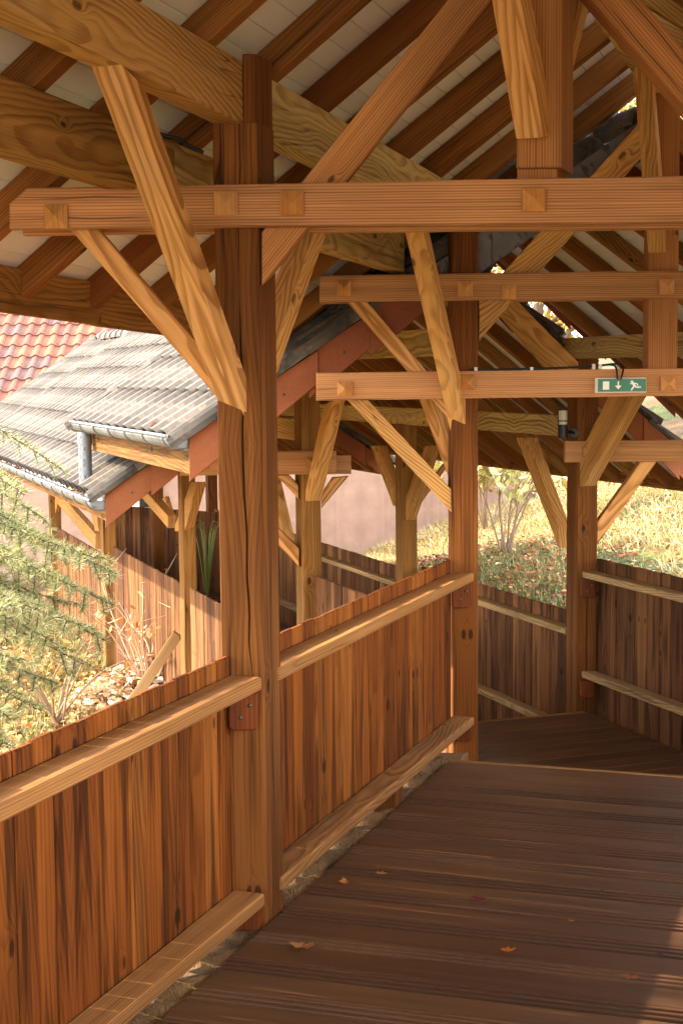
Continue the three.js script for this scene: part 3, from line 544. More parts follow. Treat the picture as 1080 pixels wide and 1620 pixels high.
function lowRoof(label, { d0, d1, yE, flashFrom, r0 = d0, k0 = 0, r1 = d1, k1 = 0, plateY }) {
  const t = thing('tiled_roof', label, 'roof', w2(0, yE, (d0 + d1) / 2));
  const at = (xo, d, h = 0) => w2(xo, yE + (XE - Math.abs(xo)) * SL + h, d);   // h above the rafter line
  const ctr = worldBase(t);
  const nd = Math.round((d1 - d0) / TP), ns = Math.floor(XE * slen / TG) + 1, tot = XE * slen;
  for (let j = 0; j < ns; j++) for (let i = 0; i < nd; i++) {
    const s = j * TG - 0.06; if (s + TG * 0.5 > tot) continue;
    const m = new THREE.Mesh(TILE, pick(M.tile)); m.name = 'roof_tile'; m.castShadow = m.receiveShadow = true;
    m.position.copy(at(-XE, d0 + 0.02 + i * TP)).addScaledVector(Bn, s).addScaledVector(tileN, 0.13).sub(ctr).add(V(0, R(-0.003, 0.003), R(-0.004, 0.004)));
    m.rotation.set(R(-0.008, 0.008), 0, R(-0.008, 0.008)); t.add(m);
  }
  for (let d = d0; d < Math.min(d1, r1) - 0.1; d += 0.36) { const g = halfRing(AX2.clone().normalize(), V(0, 1, 0), 0.12, 0.41, 0, Math.PI, 8, 0.9); const p = at(0, d, 0.13); g.translate(p.x, p.y, p.z); part('ridge_tile', g, pick(M.tile), t); }
  for (const sgn of [-1, 1]) {
    const a0 = sgn < 0 ? d0 : r0, a1 = sgn < 0 ? d1 : r1, q0 = sgn < 0 ? 0 : k0, q1 = sgn < 0 ? 0 : k1;
    const D0 = s => a0 + q0 * (XE - s / slen), D1_ = s => a1 + q1 * (XE - s / slen);      // ends of the slope, s measured up from the eaves
    const E = (s, d, h) => { const sc = Math.min(s, tot); return at(sgn * (XE - sc / slen), d, h); };
    const dirUp = V(-sgn, SL, 0).normalize();
    const nn = V().crossVectors(dirUp, AX2).normalize(); if (nn.y < 0) nn.negate();
    const nr = Math.round((a1 - a0) / 0.46), hv = nn.clone().multiplyScalar(0.09);
    for (let i = 0; i <= nr; i++) {
      const f = (i + 0.02) / (nr + 0.18), a = E(0, D0(0) + (D1_(0) - D0(0)) * f, 0), b = E(tot, D0(tot) + (D1_(tot) - D0(tot)) * f, 0);
      part('rafter', prism([a, b, b.clone().add(hv), a.clone().add(hv)], AX2.clone().multiplyScalar(0.065), { c: 0.003 }), pick(M.rafter), t);
    }
    const n = 20, wv = (tot + 0.04) / n;
    for (let i = 0; i < n; i++) { const sa = i * wv - 0.04, sb = (i + 1) * wv - 0.042; part('soffit_plank', prism([[sa, D0(sa) + 0.03], [sa, D1_(sa) - 0.03], [sb, D1_(sb) - 0.03], [sb, D0(sb) + 0.03]].map(([s, d]) => E(s, d, 0).addScaledVector(nn, 0.092)), nn.clone().multiplyScalar(0.02), { c: 0.003 }), pick(M.soffit), t); }
    if (sgn > 0) for (let j = 0; j < ns; j++) { const sa = j * TG - 0.06, sb = Math.min(tot, j * TG + TG); if (sa > tot - 0.05) continue; part('tile_course', prism([[sa, D0(sa)], [sa, D1_(sa)], [sb, D1_(sb)], [sb, D0(sb)]].map(([s, d], k) => E(s, d, 0).addScaledVector(nn, k < 2 ? 0.165 : 0.14)), nn.clone().multiplyScalar(0.025), { c: 0.004 }), pick(M.tile), t); }
    part('fascia_board', prism([E(-0.035, D0(0) + 0.05, sgn > 0 ? 0.005 : -0.06), E(-0.035, D1_(0) - 0.05, sgn > 0 ? 0.005 : -0.06), E(-0.035, D1_(0) - 0.05, 0.11), E(-0.035, D0(0) + 0.05, 0.11)], V(sgn * 0.028, 0, 0), { grain: AX2.clone().normalize(), jit: J, seg: 0.6 }), M.fascia[1], t);
    const px = sgn * 0.99, py = plateY, hh = 0.15, e0 = a0 + q0 - 0.02, e1 = a1 + q1 - 0.05;
    part('plate', prism([w2(px - 0.05, py, e0), w2(px - 0.05, py, e1), w2(px - 0.05, py + hh, e1), w2(px - 0.05, py + hh, e0)], V(0.1, 0, 0), { grain: AX2.clone().normalize(), jit: J, seg: 0.6, c: 0.005 }), pick(M.purlinGrey), t);
    for (const [DG, zdir] of [[D0, 1], [D1_, -1]]) {
      const nv = Math.ceil(tot / TG), near = zdir > 0;
      for (let j = 0; j < nv; j++) {
        const s0 = j * TG - 0.1, s1 = Math.min(tot, s0 + TG + 0.06), pz = zdir * (0.03 + 0.012 * (j % 2));
        const Q = (s, h) => E(s, DG(s), h).add(V(0, 0, pz));
        if (flashFrom && near && sgn < 0 && s0 > flashFrom) { part('flashing', prism([Q(s0, -0.02), Q(s1, -0.02), Q(s1, 0.19), Q(s0, 0.19)], V(0, 0, -zdir * 0.008), { c: 0.002 }), M.flashing, t); continue; }
        const f = part('verge_tile', prism([Q(s0, -0.055), Q(s1, -0.01), Q(s1, 0.165), Q(s0, 0.185)], V(0, 0, -zdir * 0.018), { c: 0.005, grain: dirUp }), pick(M.verge), t);
        const g = halfRing(dirUp, nn, 0.075, s1 - s0, 0, Math.PI, 7, 0.9); const p = E(s0, DG(s0), 0).addScaledVector(nn, 0.15 + 0.012).add(V(0, 0, -zdir * 0.04)); g.translate(p.x, p.y, p.z);
        part('verge_roll', g, pick(M.tile), t);
        const ng = new THREE.SphereGeometry(0.008, 8, 5), q = Q((s0 + s1) / 2, 0.06).add(V(0, 0, zdir * 0.001)); ng.translate(q.x - ctr.x, q.y - ctr.y, q.z - ctr.z); const nl = new THREE.Mesh(ng, M.steel); nl.name = 'nail'; f.add(nl); nl.castShadow = true;
      }
    }
  }
  return { at, t };
}
const E2 = atZ(322, 690, 7.66).y - 0.13, E3 = atZ(180, 795, 9.87).y - 0.06;
lowRoof('small grey tiled roof with terracotta verge tiles, its gable tucked under the upper truss', { d0: 7.68, d1: 10.6, yE: E2, flashFrom: 1.35, r1: 10.25, k1: 0.324, plateY: 2.0 });
lowRoof('long pale tiled roof stepping down behind the nearer tiled roof', { d0: 9.87, d1: 17.1, yE: E3, r0: 9.95, k0: 0.45, plateY: 1.455 });
lowRoof('farthest pale tiled roof with a ridge cap, below the red roof', { d0: 17.0, d1: 21.5, yE: E3 - 0.25, plateY: 1.2 });

// ---------------------------------------------------------------- gutters and downpipe
function gutter(label, d0, d1, yE) {
  const base = w2(-XE - 0.122, yE + 0.03, d0), t = thing('rain_gutter', label, 'gutter', base);
  const ax = AX2.clone().normalize(), L = (d1 - d0) * AX2.length(), side = V().crossVectors(ax, V(0, 1, 0)).normalize();
  const r = 0.072, T = [], n = 10, pt = (k, s, rr) => { const a = Math.PI + Math.PI * k / n; return base.clone().addScaledVector(ax, s).addScaledVector(side, Math.cos(a) * rr).add(V(0, Math.sin(a) * rr, 0)); };
  const m = 12;
  for (let i = 0; i < m; i++) for (let k = 0; k < n; k++) { const a = pt(k, i * L / m, r), b = pt(k + 1, i * L / m, r), c = pt(k + 1, (i + 1) * L / m, r), d = pt(k, (i + 1) * L / m, r); T.push(a, b, c, a, c, d); const a2 = pt(k, i * L / m, r - 0.003), b2 = pt(k + 1, i * L / m, r - 0.003), c2 = pt(k + 1, (i + 1) * L / m, r - 0.003), d2 = pt(k, (i + 1) * L / m, r - 0.003); T.push(a2, c2, b2, a2, d2, c2); }
  part('trough', soup(T, ax), M.zinc, t);
  for (const k of [0, n]) part('rolled_edge', tube([pt(k, 0, r), pt(k, L / 2, r), pt(k, L, r)], 0.009, 0.009, 8), M.zinc, t);
  for (const s of [0, L]) { const E = [], c = base.clone().addScaledVector(ax, s); for (let k = 0; k < n; k++) E.push(c, pt(k, s, r), pt(k + 1, s, r)); part('end_cap', soup(E, V(0, 1, 0)), M.zinc, t); }
  for (let s = 0.15; s < L; s += 0.5) { const pts = []; for (let k = 0; k <= n; k++) pts.push(pt(k, s, r + 0.003)); part('gutter_bracket', tube(pts, 0.006, 0.006, 5), M.zinc, t); }
  return t;
}
gutter('zinc half round gutter on the nearer tiled roof, full of dry leaves', 7.66, 10.62, E2 + 0.1);
gutter('zinc half round gutter along the long pale tiled roof', 9.85, 17.1, E3 + 0.045);
{
  const top = w2(-XE - 0.122, E2 + 0.06, 10.35), bot = V(top.x, E3 + 0.16, top.z);
  const t = thing('downpipe', 'zinc downpipe dropping from the upper gutter onto the lower tiles', 'downpipe', bot);
  part('pipe', tube([top, top.clone().lerp(bot, 0.5), bot], 0.047, 0.047, 14), M.zinc, t);
  part('collar', tube([top.clone().add(V(0, -0.03, 0)), top.clone().add(V(0, -0.06, 0)), top.clone().add(V(0, -0.09, 0))], 0.052, 0.052, 14), M.zinc, t);
}

// ---------------------------------------------------------------- terrain
const RP = w2(1.1, 0, 10.2), e2 = AX2.clone().normalize(), n2 = V(-e2.z, 0, e2.x);
const n2r = n2.x > 0 ? n2 : n2.clone().negate();
function ground(x, z) {
  const dx = x - RP.x, dz = z - RP.z, q = dx * n2r.x + dz * n2r.z, s = dx * e2.x + dz * e2.z;
  const nse = (fbm(x * 0.5 + 40, z * 0.5 + 40, 201, 3) - 0.5) * 0.3;
  let h;
  if (q > -0.3) {
    const qq = Math.max(0, q);
    h = -0.35 + 0.16 * Math.min(qq, 4) + 0.40 * Math.max(0, Math.min(qq, 14) - 3.4) + 0.1 * Math.max(0, qq - 14);
    if (s > 5) h -= 0.17 * (Math.min(s, 16) - 5) + (qq > 3.2 ? 0.13 * (Math.min(qq, 14) - 3.2) * sstep(5, 13, s) : 0);
    if (s < -1) h = h * 1;
    h += nse * sstep(0, 2, q);
  } else {
    h = -1.25 - 0.02 * Math.max(0, s) + nse * 0.6;
    const under = sstep(-0.3, -2.1, q); h = -0.9 * (1 - under) - 0.35 * (1 - under) + h * under;
    h -= 0.35 * sstep(-2.2, -6, q) * sstep(-9, -3, s);
  }
  // beneath and beside the upper walkway the ground stays below the deck
  const xw = x - (XI1 + (-z - P1) * T1);
  if (z > -9.2 && xw > -1.5) h = Math.min(h, -0.2);
  if (z > -7.8 && xw > -0.5 && xw < 2.6) h = Math.min(h, -0.75);
  if (q > -2.6 && q < 0.35 && z < -7.5) h = Math.min(h, -1.35);
  return h;
}
{
  const x0 = -45, x1 = 45, z0 = -75, z1 = 12, nx = 220, nz = 220, T = [], pos = [], uv = [], idx = [];
  const fx = i => { const t = i / nx * 2 - 1; return Math.sign(t) * Math.pow(Math.abs(t), 1.7) * 45; }, fz = j => { const t = j / nz * 2 - 1; return -13 + Math.sign(t) * Math.pow(Math.abs(t), 1.7) * (t > 0 ? 27 : 62); };
  for (let j = 0; j <= nz; j++) for (let i = 0; i <= nx; i++) { const x = fx(i), z = fz(j); pos.push(x, ground(x, z), z); uv.push(x, z); }
  for (let j = 0; j < nz; j++) for (let i = 0; i < nx; i++) { const a = j * (nx + 1) + i, b = a + 1, c = a + nx + 1, d = c + 1; idx.push(a, c, b, b, c, d); }
  const g = new THREE.BufferGeometry(); g.setAttribute('position', new THREE.Float32BufferAttribute(pos, 3)); g.setAttribute('uv', new THREE.Float32BufferAttribute(uv, 2)); g.setIndex(idx); g.computeVertexNormals();
  const m = new THREE.Mesh(g, M.soil); m.name = 'terrain'; m.userData.kind = 'structure'; m.receiveShadow = true; scene.add(m);
}
// stone footing between railing and deck
{
  const t = thing('stone_footing', 'rough sandstone footing under the railing, along the deck edge', 'footing', w1(-0.05, -0.2, 5));
  for (let d = 0.8; d < 7.15;) {
    const L = R(0.16, 0.4), g = new THREE.BoxGeometry(0.26, 0.2, L * 1.02, 7, 3, Math.max(3, Math.round(L / 0.04))), p = g.attributes.position;
    for (let i = 0; i < p.count; i++) {
      let x = p.getX(i), y = p.getY(i), z = p.getZ(i); const dd = d + L / 2 - z;
      const n = (fbm(x * 14 + 9, dd * 14, 301, 4) - 0.5) * 0.05, b = 1 - Math.pow(Math.abs(z) / (L / 2), 6) * 0.12;
      const top = y > 0.09; y = y * b + (top ? n : 0); const xo = -0.095 + x - (top ? 0.0 : 0) + n * 0.3;
      const q = w1(xo, -0.125 + y, dd); p.setXYZ(i, q.x, q.y, q.z);
    }
    const uvs = g.attributes.uv; for (let i = 0; i < uvs.count; i++) uvs.setXY(i, p.getX(i), p.getZ(i) + p.getY(i));
    g.computeVertexNormals(); part('stone', g, M.stone, t); d += L;
  }
}

// ---------------------------------------------------------------- houses
function redTileGeo() {
  const T = [], prof = [[0, 0.01], [0.05, 0], [0.1, 0.006], [0.13, 0.03], [0.165, 0.05], [0.2, 0.045], [0.235, 0.012]], len = 0.4;
  const P = (a, s, h) => V(a, s * 0.56 + h * 0.83, -s * 0.83 + h * 0.56);
  for (let i = 0; i < prof.length - 1; i++) { const [a0, h0] = prof[i], [a1, h1] = prof[i + 1]; const l0 = P(a0, 0, h0 + 0.03), l1 = P(a1, 0, h1 + 0.03), u0 = P(a0, len, h0), u1 = P(a1, len, h1), b0 = P(a0, 0.002, h0), b1 = P(a1, 0.002, h1); T.push(l0, l1, u1, l0, u1, u0, b0, b1, l1, b0, l1, l0); }
  return soup(T, V(0, 0.56, -0.83));
}
{
  const t = thing('house', 'house with red clay roof tiles and mauve plaster wall at the walkway end', 'house', V(-6, -2, -25.5));
  part('wall', boxAt(-11, -1.6, -2.5, 1.5, -31, -25.2, { grain: V(0, 1, 0), c: 0.01 }), M.plaster, t);
  // red roof, pieces in view one by one
  const g = redTileGeo(), b = worldBase(t), y0 = 1.25, z0 = -24.7;
  for (let j = 0; j < 11; j++) for (let i = 0; i < 27; i++) {
    const m = new THREE.Mesh(g, pick(M.clay)); m.name = 'roof_tile'; m.castShadow = m.receiveShadow = true;
    m.position.set(-8.4 + i * 0.232, y0 + j * 0.36 * 0.56, z0 - j * 0.36 * 0.83).sub(b).add(V(R(-0.004, 0.004), R(-0.004, 0.004), 0)); m.rotation.z = R(-0.012, 0.012); t.add(m);
  }
  part('roof_deck', prism([V(-11.2, y0 - 0.06, z0), V(-1.4, y0 - 0.06, z0), V(-1.4, y0 - 0.06 + 4.4 * 0.56, z0 - 4.4 * 0.83), V(-11.2, y0 - 0.06 + 4.4 * 0.56, z0 - 4.4 * 0.83)], V(0, -0.05, -0.03), {}), M.rafter[1], t);
  // door by the stair
  const dx0 = atZ(213, 830, 25.1).x, dx1 = atZ(246, 830, 25.1).x;
  const door = part('door', boxAt(dx0 + 0.1, dx1 - 0.03, -1.6, 0.35, -25.2, -25.12, { grain: V(0, 1, 0) }), M.darkGlass, t, 'dark glazed door');
  part('door_frame', boxAt(dx0 - 0.05, dx0 + 0.095, -1.6, 0.42, -25.2, -25.06, { grain: V(0, 1, 0) }), M.trim, t);
  part('door_frame', boxAt(dx1 - 0.025, dx1 + 0.08, -1.6, 0.42, -25.2, -25.06, { grain: V(0, 1, 0) }), M.trim, t);
  const hb = worldBase(door); const hg = new THREE.CylinderGeometry(0.012, 0.012, 0.14, 8); hg.rotateZ(Math.PI / 2); hg.translate(dx0 + 0.25 - hb.x, -0.35 - hb.y, -25.08 - hb.z); const hm = new THREE.Mesh(hg, M.steel); hm.name = 'handle'; door.add(hm);
}
{
  const a = V(-0.34, 0, -24.9), b = V(1.82, 0, -26.4), dir = b.clone().sub(a).normalize(), nb = V(dir.z, 0, -dir.x); if (nb.z > 0) nb.negate();
  const p0 = a.clone().addScaledVector(dir, -1.6), p1 = a.clone().addScaledVector(dir, 5.2);
  const t = thing('house', 'house with a plain pink plaster wall behind the grassy lawn', 'house', p0.clone().setY(-2));
  const q = (p, y) => V(p.x, y, p.z);
  part('wall', prism([q(p0, -2.5), q(p1, -2.5), q(p1, 2.4), q(p0, 2.4)], nb.clone().multiplyScalar(2.4), { c: 0.02, grain: V(0, 1, 0) }), M.plaster, t);
  const lift = nb.clone().multiplyScalar(3).add(V(0, 2, 0)), o = nb.clone().multiplyScalar(-0.5).add(V(0, -0.33, 0));
  const r0 = q(p0, 2.4).add(o), r1 = q(p1, 2.4).add(o);
  part('roof', prism([r0, r1, r1.clone().add(lift), r0.clone().add(lift)], V(0, 0.12, 0), { c: 0.01 }), M.clay[0], t);
}

// ---------------------------------------------------------------- exit sign, cable, lamp
{
  const d = D2 - 0.045, a = atZ(942, 622, d), b = atZ(1022, 597, d), cx = (a.x + b.x) / 2, cy = (a.y + b.y) / 2, w = b.x - a.x, h = b.y - a.y - 0.002;
  const t = thing('exit_sign', 'green emergency exit sign with white door, arrow and running figure on the tie beam', 'exit sign', V(cx, cy, -D2));
  part('housing', boxAt(cx - w / 2, cx + w / 2, cy - h / 2, cy + h / 2, -D2, -d, { c: 0.003 }), M.trim, t);
  const cv = document.createElement('canvas'); cv.width = 640; cv.height = 200; const g = cv.getContext('2d');
  g.fillStyle = '#136a42'; g.fillRect(0, 0, 640, 200); g.fillStyle = '#f0e6d2';
  g.fillRect(66, 38, 84, 128);
  g.fillRect(262, 38, 18, 80); g.beginPath(); g.moveTo(226, 104); g.lineTo(316, 104); g.lineTo(271, 164); g.fill(); g.clearRect; 
  g.strokeStyle = '#f0e6d2'; g.lineCap = 'round'; g.lineJoin = 'round';
  g.beginPath(); g.arc(452, 46, 18, 0, 7); g.fill();
  const ln = (w, ...p) => { g.lineWidth = w; g.beginPath(); g.moveTo(p[0], p[1]); for (let i = 2; i < p.length; i += 2) g.lineTo(p[i], p[i + 1]); g.stroke(); };
  ln(34, 468, 74, 486, 108); ln(15, 464, 72, 430, 78); ln(15, 480, 68, 520, 78, 530, 104); ln(22, 492, 116, 520, 134, 564, 130); ln(22, 480, 118, 462, 144, 446, 172);
  const tex = new THREE.CanvasTexture(cv); tex.colorSpace = THREE.SRGBColorSpace;
  const pg = new THREE.PlaneGeometry(w * 0.955, h * 0.86); pg.translate(cx + 0.003, cy, -d + 0.003); 
  part('face', pg, new THREE.MeshStandardMaterial({ map: tex, roughness: 0.35 }), t);
}
{
  const d = D2 + 0.03, pts = [[742, 586], [790, 584.5], [850, 583], [905, 581], [950, 578], [968, 576]].map(([u, v]) => atZ(u, v, d));
  const t = thing('power_cable', 'black cable clipped along the tie beam down to the exit sign', 'cable', pts[3]);
  part('cable', tube(pts, 0.006, 0.006, 7), M.black, t);
  part('cable_loop', tube([[965, 576], [978, 576], [984, 580], [984, 590], [981, 600]].map(([u, v], i) => atZ(u, v, d - 0.03 * i / 2 - (i > 2 ? 0.03 : 0))), 0.005, 0.005, 7), M.black, t);
  part('cable_loop', tube([[962, 577], [970, 578], [974, 583], [976, 600]].map(([u, v], i) => atZ(u, v, d - 0.02 * i - (i > 1 ? 0.02 : 0))), 0.005, 0.005, 7), M.black, t);
  for (const u of [752, 840, 938, 948]) { const p = atZ(u, u > 900 ? 582 : 587, d); part('clip', boxAt(p.x - 0.008, p.x + 0.008, p.y - 0.012, p.y + 0.02, p.z - 0.012, p.z + 0.014, { c: 0.002 }), M.trim, t); }
}
{
  const pts = [[252, 211], [266, 216], [284, 220], [300, 231], [322, 241]].map(([u, v]) => atZ(u, v, 5.05)), t = thing('power_cable', 'short black cable lying over the purlin beside the square post', 'cable', pts[2]);
  part('cable', tube(pts, 0.007, 0.006, 7), M.black, t);
}
{
  const d = 10.05, p = atZ(889.5, 693, d), top = atZ(890, 646, d), hgt = top.y - p.y, r = 0.034;
  const t = thing('wall_lamp', 'black cylindrical wall lamp with a frosted glass on the post', 'lamp', p);
  const cyl = (n, y0, y1, rr, mat) => { const g = new THREE.CylinderGeometry(rr, rr, (y1 - y0) * hgt, 18); g.translate(p.x, p.y + (y0 + y1) / 2 * hgt, p.z); part(n, g, mat, t); };
  cyl('body', 0, 0.46, r, M.black); cyl('cap', 0.93, 1, r, M.black); cyl('ring', 0.56, 0.6, r * 1.02, M.black);
  cyl('glass', 0.46, 0.93, r * 0.88, new THREE.MeshPhysicalMaterial({ color: new THREE.Color('#e6d8b8'), roughness: 0.45, transmission: 0.2, thickness: 0 }));
  for (const s of [-1, 1]) part('bar', tube([V(p.x + s * r * 0.95, p.y + 0.4 * hgt, p.z), V(p.x + s * r * 0.95, p.y + 0.7 * hgt, p.z), V(p.x + s * r * 0.95, p.y + 0.95 * hgt, p.z)], 0.004, 0.004, 5), M.black, t);
  const g = new THREE.CylinderGeometry(0.03, 0.03, 0.025, 16); g.rotateX(Math.PI / 2); const w = atZ(907, 685, 10.14); g.translate(w.x, w.y, w.z); part('wall_plate', g, M.black, t);
  part('arm', tube([V(p.x, p.y + 0.2 * hgt, p.z), V((p.x + w.x) / 2, p.y + 0.2 * hgt, p.z - 0.02), w], 0.012, 0.012, 8), M.black, t);
}

// ---------------------------------------------------------------- vegetation
function leafCloud(list, shape, colours, s0, s1) {       // merged leaves: list of [pos, dir?]
  const T = [], col = [], c = new THREE.Color(), X = V(), Y = V(), Z = V(), q = new THREE.Quaternion(), e = new THREE.Euler();
  for (const p of list) {
    e.set(R(0, 6.3), R(0, 6.3), R(0, 6.3)); q.setFromEuler(e); const s = R(s0, s1); c.set(pick(colours)); const k = R(0.75, 1.15);
    const v = shape.map(([x, y, z]) => V(x * s, y * s, z * s).applyQuaternion(q).add(p));
    for (let i = 1; i < v.length - 1; i++) { T.push(v[0], v[i], v[i + 1]); for (let j = 0; j < 3; j++) col.push(c.r * k, c.g * k, c.b * k); }
  }
  const g = soup(T, V(0, 1, 0)); g.setAttribute('color', new THREE.Float32BufferAttribute(col, 3)); return g;
}
const LEAF = [[0, -0.5, 0], [0.28, -0.1, 0.06], [0.2, 0.25, 0.05], [0, 0.5, 0], [-0.2, 0.25, 0.05], [-0.28, -0.1, 0.06]];
function broadTree(label, base, h, rx, ry, nLeaf, colours, { trunk = 0.14, s0 = 0.09, s1 = 0.17, low = 0.3, group } = {}) {
  const t = thing('autumn_tree', label, 'tree', base, group);
  const top = base.clone().add(V(R(-0.3, 0.3), h * 0.75, R(-0.3, 0.3)));
  part('trunk', tube([base.clone().add(V(0, -0.3, 0)), base.clone().lerp(top, 0.4).add(V(R(-0.15, 0.15), 0, 0)), top], trunk, trunk * 0.35, 8), M.bark, t);
  const limbs = [], cl = [];
  for (let i = 0; i < 16; i++) {
    const k = R(low, 0.95), a = R(0, 6.28), o = base.clone().lerp(top, k), r = R(0.45, 1) * rx * (1 - 0.4 * k), e = o.clone().add(V(Math.cos(a) * r, R(0.05, 0.35) * h * (1 - k * 0.6), Math.sin(a) * r));
    limbs.push(plain(tube([o, o.clone().lerp(e, 0.5).add(V(0, -0.05 * h * R(0, 1), 0)), e], trunk * 0.35, 0.012, 5))); cl.push([e, R(0.5, 1)], [o.clone().lerp(e, 0.65), R(0.4, 0.8)]);
  }
  part('limbs', mergeGeometries(limbs), M.bark, t);
  const pts = [];
  while (pts.length < nLeaf) { const [c, w] = pick(cl); const r = Math.pow(rnd(), 0.5) * 0.34 * rx * w, a = R(0, 6.28), b = Math.acos(R(-1, 1)); pts.push(c.clone().add(V(r * Math.sin(b) * Math.cos(a), r * Math.cos(b) * ry / rx, r * Math.sin(b) * Math.sin(a)))); }
  part('crown', leafCloud(pts, LEAF, colours, s0, s1), needleMat, t);
}
const YEL = ['#d8b030', '#c89a24', '#e0c45a', '#a89030', '#b8802a', '#8f8a38'], MIX = ['#b8a848', '#8f9440', '#d0b050', '#7a8238', '#c4943a'], ORA = ['#c4762c', '#d08a30', '#b86428', '#d8a840', '#a05a28'];
const gAt = (x, z) => V(x, ground(x, z), z);
{
  const grp = 'autumn trees behind the bank';
  for (const [x, z, h, rx, n, c, lb] of [
    [3.2, -24.5, 7.5, 2.6, 7000, YEL, 'yellow leaved tree rising behind the bank near the wall lamp post'],
    [8.2, -24, 8.5, 3.2, 9000, YEL, 'broad yellow tree at the top of the leafy bank'],
    [11.5, -27, 9, 3.2, 6500, ORA, 'orange brown tree at the top of the leafy bank'],
    [6, -31, 11, 3.6, 7500, MIX, 'tall olive yellow tree standing behind the yellow ones'],
    [0.8, -33, 10, 3.4, 6500, MIX, 'olive yellow tree standing behind the pink house wall'],
    [-6, -36, 11, 4, 7000, YEL, 'yellow tree standing behind the red roofed house'],
    [14, -19, 9, 3.2, 6000, YEL, 'yellow tree standing on the bank beyond the lower deck'],
  ]) broadTree(lb, gAt(x, z), h, rx, rx * 1.1, n, c, { group: grp, low: 0.18 });
}
broadTree('sparse yellow tree added out of view to filter the sun on the upper deck', gAt(-9.5, -8.3), 11, 3.6, 3.8, 3600, YEL, { s0: 0.1, s1: 0.18, low: 0.35, trunk: 0.18 });  // added out of view; its thin crown softens the sun on deck and handrail
function bush(name, label, base, h, w, nStem, nLeaf, colours, s0, s1, mat = M.twig) {
  const t = thing(name, label, 'shrub', base), st = [], tips = [];
  for (let i = 0; i < nStem; i++) {
    const a = R(0, 6.28), r = R(0.3, 1) * w, e = base.clone().add(V(Math.cos(a) * r, h * R(0.5, 1), Math.sin(a) * r)), m = base.clone().lerp(e, 0.5).add(V(R(-0.1, 0.1), 0.1 * h, R(-0.1, 0.1)));
    st.push(plain(tube([base.clone().add(V(R(-0.05, 0.05), -0.1, R(-0.05, 0.05))), m, e], 0.014, 0.004, 5))); tips.push(e, m.clone().lerp(e, 0.5));
    for (let k = 0; k < 3; k++) { const o = m.clone().lerp(e, R(0, 0.9)), f = o.clone().add(V(R(-0.3, 0.3) * w, R(0, 0.25) * h, R(-0.3, 0.3) * w)); st.push(plain(tube([o, o.clone().lerp(f, 0.5), f], 0.006, 0.002, 4))); tips.push(f); }
  }
  part('stems', mergeGeometries(st), mat, t);
  const pts = []; for (let i = 0; i < nLeaf; i++) pts.push(pick(tips).clone().add(V(R(-0.1, 0.1), R(-0.12, 0.1), R(-0.1, 0.1)).multiplyScalar(w)));
  if (nLeaf) part('leaves', leafCloud(pts, LEAF, colours, s0, s1), leafMat, t);
  return t;
}
bush('shrub', 'bare stemmed shrub with large pale yellow leaves on the bank', gAt(1.75, -15.5), 1.35, 0.75, 13, 260, ['#d8d49a', '#c8bf72', '#e2dcae', '#b8b060'], 0.09, 0.16);
bush('shrub', 'golden leaved shrub behind the pale leaved one', gAt(2.9, -17.5), 1.3, 0.9, 14, 1400, YEL, 0.05, 0.1);
bush('shrub', 'golden green shrub beside the pink wall corner', gAt(2.2, -22), 1.6, 1.2, 16, 2200, MIX, 0.06, 0.11);

// bank and lawn cover
function scatter(name, geo, mat, n, place, colours, label) {
  const m = new THREE.InstancedMesh(geo, mat, n), o = new THREE.Object3D(), c = new THREE.Color(); let k = 0, guard = 0;
  while (k < n && guard++ < n * 6) { const r = place(o); if (!r) continue; o.updateMatrix(); m.setMatrixAt(k, o.matrix); c.set(pick(colours)).multiplyScalar(R(0.7, 1.2)); m.setColorAt(k, c); k++; }
  m.count = k; m.name = numbered(name); m.userData = { kind: 'stuff', label, category: name.includes('grass') ? 'grass' : 'leaves' }; m.castShadow = m.receiveShadow = true; scene.add(m); return m;
}
const flatLeaf = (() => { const T = [], v = LEAF.map(([x, y, z]) => V(x, z * 1.6, y)); for (let i = 1; i < v.length - 1; i++) T.push(v[0], v[i], v[i + 1]); return soup(T, V(0, 0, 1)); })();
const blade = (() => { const T = [V(-0.006, 0, 0), V(0.006, 0, 0), V(0.004, 0.5, 0.08), V(-0.006, 0, 0), V(0.004, 0.5, 0.08), V(-0.004, 0.5, 0.08), V(-0.004, 0.5, 0.08), V(0.004, 0.5, 0.08), V(0, 1, 0.3)]; return soup(T, V(0, 1, 0)); })();
const bankSpot = () => { const q = Math.pow(rnd(), 1.3) * 11 + 0.25, s = R(-3.5, 16), p = RP.clone().addScaledVector(n2r, q).addScaledVector(e2, s); return p; };
const bankPut = (o, p, lift) => { o.position.set(p.x, ground(p.x, p.z) + lift, p.z); };
scatter('bank_grass', blade, litterMat, 60000, o => { const p = bankSpot(); if (fbm(p.x * 0.9, p.z * 0.9, 401, 3) < 0.33) return false; { const dx = p.x - RP.x, dz = p.z - RP.z, q = dx * n2r.x + dz * n2r.z; if (q > 2.2 && rnd() < 0.8) return false; } bankPut(o, p, -0.005); o.rotation.set(R(-0.6, 0.6), R(0, 6.3), R(-0.6, 0.6)); const s = R(0.05, 0.13); o.scale.set(s * 6, s, s); return true; }, ['#7d8440', '#8f8f4c', '#67743a', '#a8a062', '#b5a874'], 'short green grass growing on the bank and lawn');
